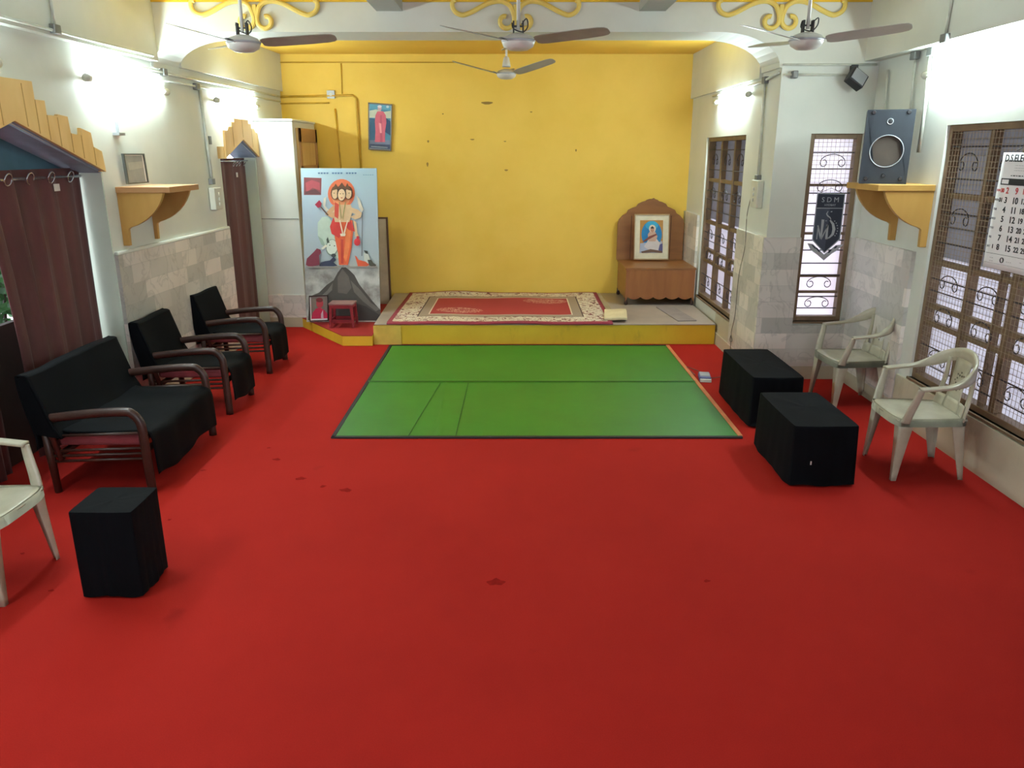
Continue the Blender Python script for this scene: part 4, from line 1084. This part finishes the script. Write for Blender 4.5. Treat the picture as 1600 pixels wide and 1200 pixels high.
# ------------------------------------------------------------------ black draped benches
def drape_box(cx, cy, wx, wy, h, label, cat, name, seed, group=None, flare=.02, rot=0, skew=(0,0), topm=None, dip=.0):
    rnd = random.Random(seed); ph = [rnd.uniform(0, 6.28) for _ in range(8)]
    t = empty(name, (cx, cy, 0), label, cat, group, rz=rot)
    n = 128; rows = []
    def outline(k, e):   # rounded rectangle, k-th point
        u = k/n*4; s = int(u) % 4; f = u-int(u)
        c = [(-1,-1),(1,-1),(1,1),(-1,1)]
        a, b = c[s], c[(s+1)%4]; x = a[0]+(b[0]-a[0])*f; y = a[1]+(b[1]-a[1])*f
        return x*wx/2, y*wy/2
    levels = [1.0, .985, .95, .85, .7, .5, .3, .15, .05, 0]
    for L in levels:
        row = []
        for k in range(n):
            x, y = outline(k, 0); r = math.hypot(x, y); a = k/n*2*PI
            cr = (abs(x)/(wx/2))*(abs(y)/(wy/2))
            cut = 1-.03*cr**6
            g = (1-L)
            wv = (math.sin(7*a+ph[0])+.6*math.sin(13*a+ph[1])+.5*math.sin(19*a+ph[2]))*.0028*g+.0012*math.sin(23*a+ph[3])
            dx, dy = x/r, y/r
            o = flare*g+wv; s_ = .992 if L == 1.0 else 1.0
            z = h*L+(.005*math.sin(5*a+ph[4]) if 0 < L < 1 else 0)
            if L == 0: z = .006+.006*(1+math.sin(6*a+ph[5]))
            row.append((x*cut*s_+dx*o+skew[0]*L, y*cut*s_+dy*o+skew[1]*L, z))
        rows.append(row)
    m = MB(); V = m.grid(rows[::-1], closed=True)
    # top surface
    topr = []
    for q in (1.0, .9, .7, .45, .2, .03):
        row = []
        for k in range(n):
            x, y = outline(k, 0); a = k/n*2*PI; cr = (abs(x)/(wx/2))*(abs(y)/(wy/2)); cut = (1-.03*cr**6)*.992
            row.append((x*cut*q+skew[0], y*cut*q+skew[1], h+(1-q)*dip+(.0012*math.sin(9*x/wx+ph[6])*math.sin(11*y/wy+ph[7]) if q < 1 else 0)))
        topr.append(row)
    V2 = m.grid(topr, closed=True); m.face(V2[-1])
    m.build('cloth_cover', BLACKC, t, smooth=True)
    return t
drape_box(2.07, 6.19, .40, .92, .41, 'black cloth covered bench nearest the stage on the right', 'bench', 'covered_bench', 3, 'black covered benches', skew=(.0,0))
drape_box(2.01, 4.99, .42, .74, .41, 'black cloth covered bench nearer the camera on the right, lighter creased top', 'bench', 'covered_bench', 5, 'black covered benches', dip=.006)
drape_box(-1.94, 3.44, .30, .29, .46, 'black cloth covered square stool standing alone at the lower left', 'stool', 'covered_stool', 11, flare=.0)
m = MB(); m.box(-.004,.004,-.003,0,-.012,.012); # care label on the near bench
o = m.build('care_label', TAGW); o.location = (1.92-2.01, 4.60-4.99, .17)
for ob in C.objects:
    if ob.name.startswith('covered_bench') and abs(ob.location.y-4.99) < .01: o.parent = ob

# ------------------------------------------------------------------ armchairs and sofa
def armchair(W, name, label, cat, pillow=False):
    """local frame: +x front, y from 0 to W, origin at front legs' line on the floor"""
    t = empty(name, (0,0,0), label, cat)
    for y in (0.03, W-.03):
        arm = [( -.05+.0, y, .0), (-.045, y, .2), (-.05, y, .40), (-.065, y, .485), (-.10, y, .525), (-.16, y, .538), (-.30, y, .528), (-.45, y, .505), (-.60, y, .48)]
        leg = arm[:5]; top_ = arm[4:]
        m = MB(); m.sweep(smooth_pts([(.0,y,.0),(-.004,y,.2),(-.008,y,.40),(-.018,y,.475),(-.055,y,.525),(-.11,y,.540),(-.32,y,.528),(-.56,y,.500),(-.62,y,.485)],4), .029, .023, n=10, up=(0,1,0)); m.build('arm_frame', DWOOD, t, smooth=True)
        m = MB(); m.sweep([(-.60,y,.0),(-.61,y,.25),(-.625,y,.50)], [.022,.026,.022], [.022,.026,.022], n=10, up=(0,1,0)); m.build('rear_leg', DWOOD, t, smooth=True)
        for z in (.40, .30, .265, .23):
            m = MB(); m.sweep([(-.60,y,z-.02),(-.02,y,z)], .010, .009, n=8); m.build('side_rail', DWOOD, t, smooth=True)
        # back post
        m = MB(); m.sweep([(-.54,y,.22),(-.60,y,.45),(-.68,y,.75)], .02, n=10, up=(0,1,0)); m.build('back_post', DWOOD, t, smooth=True)
    m = MB(); m.sweep([(-.02,.03,.27),(-.02,W-.03,.27)], .018, .022, n=8); m.build('cross_rail', DWOOD, t, smooth=True)
    m = MB(); m.sweep([(-.56,.03,.25),(-.56,W-.03,.25)], .018, .022, n=8); m.build('cross_rail', DWOOD, t, smooth=True)
    m = MB(); m.sweep([(-.68,.03,.73),(-.68,W-.03,.73)], .016, .02, n=8); m.build('cross_rail', DWOOD, t, smooth=True)
    m = MB(); m.box(-.57, -.04, .065, W-.065, .30, .375); m.build('seat_cushion', PINKC, t, bevel=.025, seg=3, label='faded pink seat cushion')
    m = MB(); m.box(0,.045,.065,W-.065,0,.365); rotm(m, Matrix.Translation((-.62,0,.385)) @ Matrix.Rotation(math.radians(-14),4,'Y')); m.build('back_cushion', PINKC, t, bevel=.02, seg=3)
    # black covers
    def cover(prof, y0, y1, amp, nm, seed, th=(0,0,-.006), skewend=0):
        rnd = random.Random(seed); a_, b_ = rnd.uniform(0,6), rnd.uniform(0,6)
        P_ = smooth_pts([(x,0,z) for x, z in prof], 4); rows = []
        N = max(12, int((y1-y0)*40))
        for i, p in enumerate(P_):
            f = i/(len(P_)-1); row = []
            for k in range(N+1):
                y = y0+(y1-y0)*k/N
                g = max(0, f-.35)/.65
                row.append((p.x+amp*g*math.sin(y*22+a_)+amp*.5*math.sin(y*9+b_+f*5)*min(1,f*3), y, p.z+.004*math.sin(y*14+b_)*(1-g)+skewend*g*math.sin(y*8+a_)))
            rows.append(row)
        m = MB(); m.slab(rows, th); return m.build(nm, BLACKC, t, smooth=True)
    cover([(-.60,.44),(-.50,.40),(-.30,.395),(-.10,.40),(-.01,.395),(.035,.36),(.045,.25),(.05,.10)], .052, W-.052, .006, 'seat_cover', 4, (-.008,0,-.008), .02)
    cover([(-.50,.37),(-.55,.46),(-.60,.62),(-.638,.74),(-.650,.772),(-.69,.778),(-.712,.765),(-.70,.6),(-.66,.40),(-.66,.3)], .0, W-.0, .004, 'back_cover', 9, (-.012,0,-.006), .01)
    # side gussets of the back cover
    for y in (.004, W-.004):
        m = MB(); m.prism([(-.50,.37),(-.55,.46),(-.60,.62),(-.638,.74),(-.650,.768),(-.69,.774),(-.712,.765),(-.70,.6),(-.66,.40)], 'y', y-.003, y+.003); m.build('cover_side', BLACKC, t)
    return t
sofa = armchair(1.10, 'sofa', 'black covered two-seat wooden sofa nearest the camera on the left', 'sofa'); sofa.location = (-2.30, 4.50, 0)
ch = armchair(.60, 'armchair', 'black covered wooden armchair beside the sofa, middle of the left row', 'armchair'); ch['group'] = 'black covered armchairs'; ch.location = (-2.34, 6.03, 0)
c2 = copy_tree(ch); c2.location = (-2.38, 7.26, 0); c2['label'] = 'black covered wooden armchair farthest from the camera, near the narrow curtain'

# ------------------------------------------------------------------ plastic chairs
def plastic_chair(label):
    t = empty('plastic_chair', (0,0,0), label, 'chair', 'ivory plastic armchairs')
    # seat: x front
    m = MB(); rows = []
    for i in range(13):
        u = i/12; x = .235-.45*u; hw = .235-.035*u-(.03*(1-u*8)**2 if u < .125 else 0); row = []
        for k in range(17):
            q = -1+2*k/16; y = q*hw
            z = .432-.018*(1-q*q)*math.sin(min(1,u*1.3)*PI)-.012*u
            if i == 0: z -= .014
            if abs(q) > .93: z -= .006
            row.append((x+(.018*(1-q*q) if i < 2 else 0), y, z))
        rows.append(row)
    m.slab(rows, (0,0,-.006)); m.build('seat', PLASTIC, t, smooth=True)
    # apron under the seat rim
    rim = [(.25,-.12),(.252,0),(.25,.12),(.235,.19),(.20,.225),(.0,.222),(-.19,.20),(-.215,.15),(-.22,0),(-.215,-.15),(-.19,-.20),(.0,-.222),(.20,-.225),(.235,-.19),(.25,-.12)]
    P_ = smooth_pts([(x,y,0) for x, y in rim], 3)
    m = MB(); rows = [[(p.x,p.y,.428) for p in P_],[(p.x*1.01,p.y*1.01,.375) for p in P_]]; m.slab(rows, (0,0,-.0)); rows2 = [[(p.x*.975,p.y*.975,.428) for p in P_],[(p.x*.985,p.y*.985,.375) for p in P_]]; m.grid(rows2); m.build('apron', PLASTIC, t, smooth=True)
    # legs: tapering open channels
    for (sx, x0, y0, x1, y1) in ((1,.19,.19,.225,.225),(-1,-.17,.165,-.235,.195)):
        for s in (-1, 1):
            m = MB(); N = 8; rowsA = []
            for k in range(N+1):
                f = k/N; z = .40*(1-f)
                cx = x0+(x1-x0)*f; cy = (y0+(y1-y0)*f)*s; w_ = .074-.050*f**.8; v = .066-.044*f**.8
                ox_, oy_ = cx+sx*w_*.5, cy+s*v*.5
                pts = [(ox_-sx*w_*1.25, oy_, z), (ox_-sx*w_*.25, oy_, z), (ox_, oy_-s*v*.12, z), (ox_, oy_-s*v*.3, z), (ox_, oy_-s*v*1.25, z)]
                rowsA.append(pts)
            V = m.grid(rowsA)
            inner_ = [[(p[0]-sx*.004, p[1]-s*.004, p[2]) for p in r] for r in rowsA]
            V2 = m.grid(inner_)
            for k in (0, N):
                for j in range(4): m.face([V[k][j], V[k][j+1], V2[k][j+1], V2[k][j]])
            for k in range(N):
                for j in (0, 4): m.face([V[k][j], V[k+1][j], V2[k+1][j], V2[k][j]])
            m.build('leg', PLASTIC, t, smooth=True)
    # continuous arm and top rail
    half = [(.15,.262,.640),(.05,.270,.648),(-.06,.268,.662),(-.15,.245,.695),(-.215,.19,.745),(-.25,.10,.785),(-.262,.0,.80)]
    path = [(x,-y,z) for x, y, z in half]+[(x,y,z) for x, y, z in half[::-1][1:]]
    pts = smooth_pts(path, 5); N = len(pts); ra = []; rb = []; ups = []
    for i in range(N):
        f = abs(i/(N-1)*2-1)          # 1 at the arm fronts, 0 at the back centre
        g = min(1, max(0, (f-.35)/.4)); g = g*g*(3-2*g)
        ra.append(.010+.018*g); rb.append(.042-.033*g)
        ups.append((0,0,1))
    m = MB(); m.sweep(pts, ra, rb, n=12, up=ups, sq=True); m.build('arm_and_top_rail', PLASTIC, t, smooth=True)
    for s in (-1, 1):
        m = MB(); m.sweep(smooth_pts([(.195,s*.222,.40),(.18,s*.238,.48),(.155,s*.256,.58),(.145,s*.264,.635)],4), [.010]*13, [.030-.010*k/12 for k in range(13)], n=10, up=(1,0,0), sq=True); m.build('arm_post', PLASTIC, t, smooth=True)
    # back: side struts, perforated splat
    for s in (-1, 1):
        m = MB(); m.sweep(smooth_pts([(-.185,s*.185,.40),(-.205,s*.178,.50),(-.225,s*.165,.62),(-.228,s*.155,.755)],4), .009, [.024]*13, n=8, up=(0,1,0), sq=True); m.build('back_strut', PLASTIC, t, smooth=True)
    m = MB(); rows = []
    for i in range(9):
        u = i/8; z = .41+.37*u; x = -.20-.055*u; hw = .10-.02*math.sin(u*PI)
        rows.append([(x+.012*(abs(q)**2), q*hw, z) for q in (-1,-.6,-.2,.2,.6,1)])
    m.slab(rows, (-.005,0,0)); m.build('back_splat', PLASTIC, t, smooth=True)
    m = MB()
    for k in range(16):
        a = 2*PI*k/16; r = .035 if k % 2 else .05
        z = .62+r*math.sin(a)*1.2; x = -.20-.055*(z-.41)/.37+.0045; y = r*math.cos(a)
        m.box(x-.001, x+.0015, y-.004, y+.004, z-.006, z+.006)
    m.build('perforation', simple('dark perforation', (110,104,90), .7), t)
    m = MB(); rows = []   # lower back fill
    for i in range(5):
        u = i/4; z = .41+.09*u; x = -.195-.012*u; hw = .185-.004*u
        rows.append([(x+.02*abs(q)**3, q*hw, z-.05*(1-abs(q))*u*0) for q in (-1,-.6,-.2,.2,.6,1)])
    m.slab(rows, (-.005,0,0)); m.build('lower_back', PLASTIC, t, smooth=True)
    return t
pc = plastic_chair('ivory plastic armchair under the big window, nearer the camera'); pc.location = (2.75, 4.93, 0); pc.rotation_euler = (0,0,PI-.03)
p2 = copy_tree(pc); p2.location = (2.90, 6.37, 0); p2.rotation_euler = (0,0,PI+.06); p2['label'] = 'ivory plastic armchair in the bay corner behind the covered benches'
p3 = copy_tree(pc); p3.location = (-2.66, 3.46, 0); p3.rotation_euler = (0,0,.0); p3['label'] = 'ivory plastic armchair cut off by the left frame edge'

# chair foot at the right frame edge
p4 = copy_tree(pc); p4.rotation_euler = (0,0,PI); p4.location = (2.30, 2.38, 0); p4['label'] = 'ivory plastic chair at the right frame edge, only one leg showing'

# ------------------------------------------------------------------ pennant hanging on the bay window
YP = YB-.004
def pv(p, d=0.0): return at(p[0], p[1], Y=YP-d)
o = at(1298, 302, Y=YP)
t = empty('pennant', o, 'dark blue pennant with silver emblem and letters hanging on the bay window', 'pennant')
NAVY = simple('navy pennant cloth', (34,42,60), .5, .1); NAVY2 = simple('slate pennant half', (66,74,92), .5, .1)
def plate(pts, mat, d0, d1, name='panel', parent=t, extra=None):
    m = MB(); A_ = [m.b.verts.new(pv(p, d0)-o) for p in pts]; B_ = [m.b.verts.new(pv(p, d1)-o) for p in pts]
    m.face(A_); m.face(B_); n = len(pts)
    for i in range(n): m.face([A_[i], A_[(i+1)%n], B_[(i+1)%n], B_[i]])
    return m.build(name, mat, parent)
plate([(1277,301),(1321,302.5),(1313,374),(1288,396),(1268.5,375)], SILVER, 0, .006, 'border')
plate([(1278.6,302.8),(1319.6,304),(1317,325),(1276,324.5)], NAVY, .006, .008, 'top_panel')
plate([(1275.8,326),(1297,326),(1288,394),(1270.4,374.2)], NAVY2, .006, .008, 'left_panel')
plate([(1297,326),(1316.8,326),(1311.4,373.2),(1288,394)], NAVY, .006, .008, 'right_panel')
plate([(1261.5,380),(1270,381),(1287.5,397.5),(1306,383),(1318,382),(1307,392),(1300,396),(1287,407),(1278,399),(1266,390)], SILVER, .0, .007, 'feather_chevron')
for s in ((1268,383,1276,389),(1274,387,1282,394),(1302,388,1309,385),(1293,395,1300,390)):
    plate([(s[0],s[1]),(s[0]+3,s[1]+.2),(s[2],s[3]),(s[2]-3,s[3]-.6)], NAVY, .007, .009, 'feather_gap')
# interlaced monogram J M D with a smoke-like S
def stroke(pts, w_, name='monogram'):
    L_ = []; R_ = []
    for i, p in enumerate(pts):
        a = pts[max(i-1,0)]; b = pts[min(i+1,len(pts)-1)]; d = Vector((b[0]-a[0], b[1]-a[1])).normalized(); w2 = w_[i] if isinstance(w_, list) else w_
        L_.append((p[0]-d.y*w2, p[1]+d.x*w2)); R_.append((p[0]+d.y*w2, p[1]-d.x*w2))
    m = MB(); N = len(pts)
    A_ = [m.b.verts.new(pv(p, .011)-o) for p in L_]; B_ = [m.b.verts.new(pv(p, .011)-o) for p in R_]
    A2 = [m.b.verts.new(pv(p, .008)-o) for p in L_]; B2 = [m.b.verts.new(pv(p, .008)-o) for p in R_]
    for i in range(N-1):
        m.face([A_[i],A_[i+1],B_[i+1],B_[i]]); m.face([A_[i],A_[i+1],A2[i+1],A2[i]]); m.face([B_[i],B_[i+1],B2[i+1],B2[i]])
    return m.build(name, SILVER, t)
stroke([(1276,374),(1278.5,352)], .8); stroke([(1278,352),(1282,373)], 1.3); stroke([(1282.5,373),(1286,343)], [1.2,2.2]); stroke([(1283,374),(1294,351)], .8); stroke([(1293,351),(1291,374)], 1.8)
stroke([(1297,344),(1301.5,350),(1303,358),(1301,366),(1296,371),(1291,373.5)], [1.2,2.0,2.4,2.0,1.2,.6])
stroke([(1294,330),(1291.6,334),(1293,337),(1297,340),(1298.4,343)], [.5,.9,1.0,.9,.5])
stroke([(1298,331),(1300.5,330.5)], .7); stroke([(1290,345),(1291.5,345)], .7)
for k in range(7):
    a = math.radians(-55+k*18); cx, cy = 1298+10.5*math.cos(a), 357+14*math.sin(a)
    stroke([(cx-.5,cy),(cx+1.0,cy)], .8, 'ray')
def text(s, size, origin, xd, yd, mat, parent, name='lettering', ext=.001, align='CENTER', sx=1.0, bold=0.0):
    c = bpy.data.curves.new(name, 'FONT'); c.body = s; c.size = size; c.align_x = align; c.align_y = 'CENTER'; c.extrude = ext; c.resolution_u = 3; c.offset = bold
    tmp = bpy.data.objects.new('t', c); C.objects.link(tmp)
    dg = bpy.context.evaluated_depsgraph_get(); dg.update()
    me = bpy.data.meshes.new_from_object(tmp.evaluated_get(dg)); bpy.data.objects.remove(tmp)
    xd = Vector(xd); yd = Vector(yd); zd = xd.cross(yd).normalized()
    me.transform(Matrix(((xd.x*sx,yd.x,zd.x,origin[0]),(xd.y*sx,yd.y,zd.y,origin[1]),(xd.z*sx,yd.z,zd.z,origin[2]),(0,0,0,1))))
    me.materials.clear(); me.materials.append(mat)
    ob = bpy.data.objects.new(name, me); C.objects.link(ob); ob.parent = parent; return ob
text('S D M', .062, pv((1297.5,312.5), .0095)-o, (1,0,.0), (0,0,1), SILVER, t)
text('HYDBAY', .026, pv((1297,320.5), .0095)-o, (1,0,0), (0,0,1), SILVER, t)
m = MB(); m.sweep([pv((1279,302))-o, pv((1299,294))-o, pv((1320,303))-o], .0025, n=5); m.build('hanging_cord', DARK, t)

# ------------------------------------------------------------------ calendar on the big window
XC = XR-.022
t = empty('wall_calendar', (XC, 4.9, 1.36), 'white paper wall calendar with large dates hanging on the big window mesh', 'calendar')
oc = Vector((XC, 4.9, 1.36))
def cy_(y, z):   # gentle paper curl
    return XC-.012-.02*math.sin((y-4.7)*7+z*3)*(2.1-z)
m = MB(); rows = []
for j in range(15):
    z = 1.36+.72*j/14; rows.append([(cy_(4.70+.40*i/12, z)-XC, 4.70+.40*i/12-4.9, z-1.36) for i in range(13)])
m.slab(rows, (.003,0,0)); m.build('paper_sheet', WHITEP, t, smooth=True)
def ctext(s, y, z, size, mat, sx=1.0):
    ob = text(s, size, Vector((0,0,0)), (0,-1,0), (0,0,1), mat, t, 'printed_text', .0006, sx=sx, bold=.0012 if size > .03 else 0)
    for v in ob.data.vertices:
        yy, zz = v.co.y+y, v.co.z+z
        v.co = Vector((cy_(yy, zz)-XC-.0015+(v.co.x)*1.0, yy-4.9, zz-1.36))
    return ob
ctext('D.S.ELECTRO', 4.905, 2.045, .060, INK, .95)
for k, z in enumerate((2.005, 1.99, 1.975)): ctext('- --- ---- --- -----', 4.90, z, .018, INKG)
ctext('- -- - -- - ---', 4.90, 1.945, .035, INK)
m = MB(); 
def strip(y0, y1, z0, z1, mat, nm):
    m = MB(); rows = [[(cy_(y0+(y1-y0)*i/8, z)-XC-.002, y0+(y1-y0)*i/8-4.9, z-1.36) for i in range(9)] for z in (z0, z1)]
    m.slab(rows, (.0008,0,0)); return m.build(nm, mat, t)
strip(4.715, 5.07, 1.885, 1.925, INK, 'month_band'); strip(4.99, 5.06, 1.892, 1.918, WHITEP, 'month_box'); strip(4.705, 4.75, 1.885, 1.925, flat((226,130,140)), 'pink_band')
rowsD = [['SUN','30','2','9','16','23'],['MON','31','3','10','17','24'],['TUE','','4','11','18','25'],['WED','','5','12','19','26'],['THU','','6','13','20','27'],['FRI','','7','14','21','28'],['SAT','1','8','15','22','29']]
for r, row in enumerate(rowsD):
    z = 1.85-.0585*r
    for c_, s in enumerate(row):
        if not s: continue
        y = (5.075, 5.035, 4.985, 4.895, 4.82, 4.755)[c_]
        sz = (.02, .035, .052, .055, .046, .046)[c_]
        ctext(s, y, z, sz, INKR if r == 0 else (INK if c_ in (1,2,3) else INKG if c_ == 0 else INK))
strip(4.71, 5.09, 1.455, 1.457, INK, 'rule_line'); strip(4.71, 5.09, 1.395, 1.3965, INKG, 'rule_line')
m = MB(); m.sweep([(cy_(4.93,1.42)-XC-.004, .03+.016*math.cos(a), .063+.016*math.sin(a)) for a in [2*PI*k/20 for k in range(21)]], .0015, .004, n=5, cap=False, up=(1,0,0)); m.build('round_seal', INK, t)
ctext('- - -', 4.87, 1.42, .03, INKG); ctext('-- --', 5.03, 1.43, .02, INKG); ctext('-- --', 5.03, 1.41, .02, INKG); ctext('---', 4.76, 1.43, .02, INKG)
m = MB(); m.sweep([(-.02,-.06,.72),(-.02,-.02,.76),(-.02,.06,.73)], .0025, n=5); m.build('hanging_wire', DARK, t)
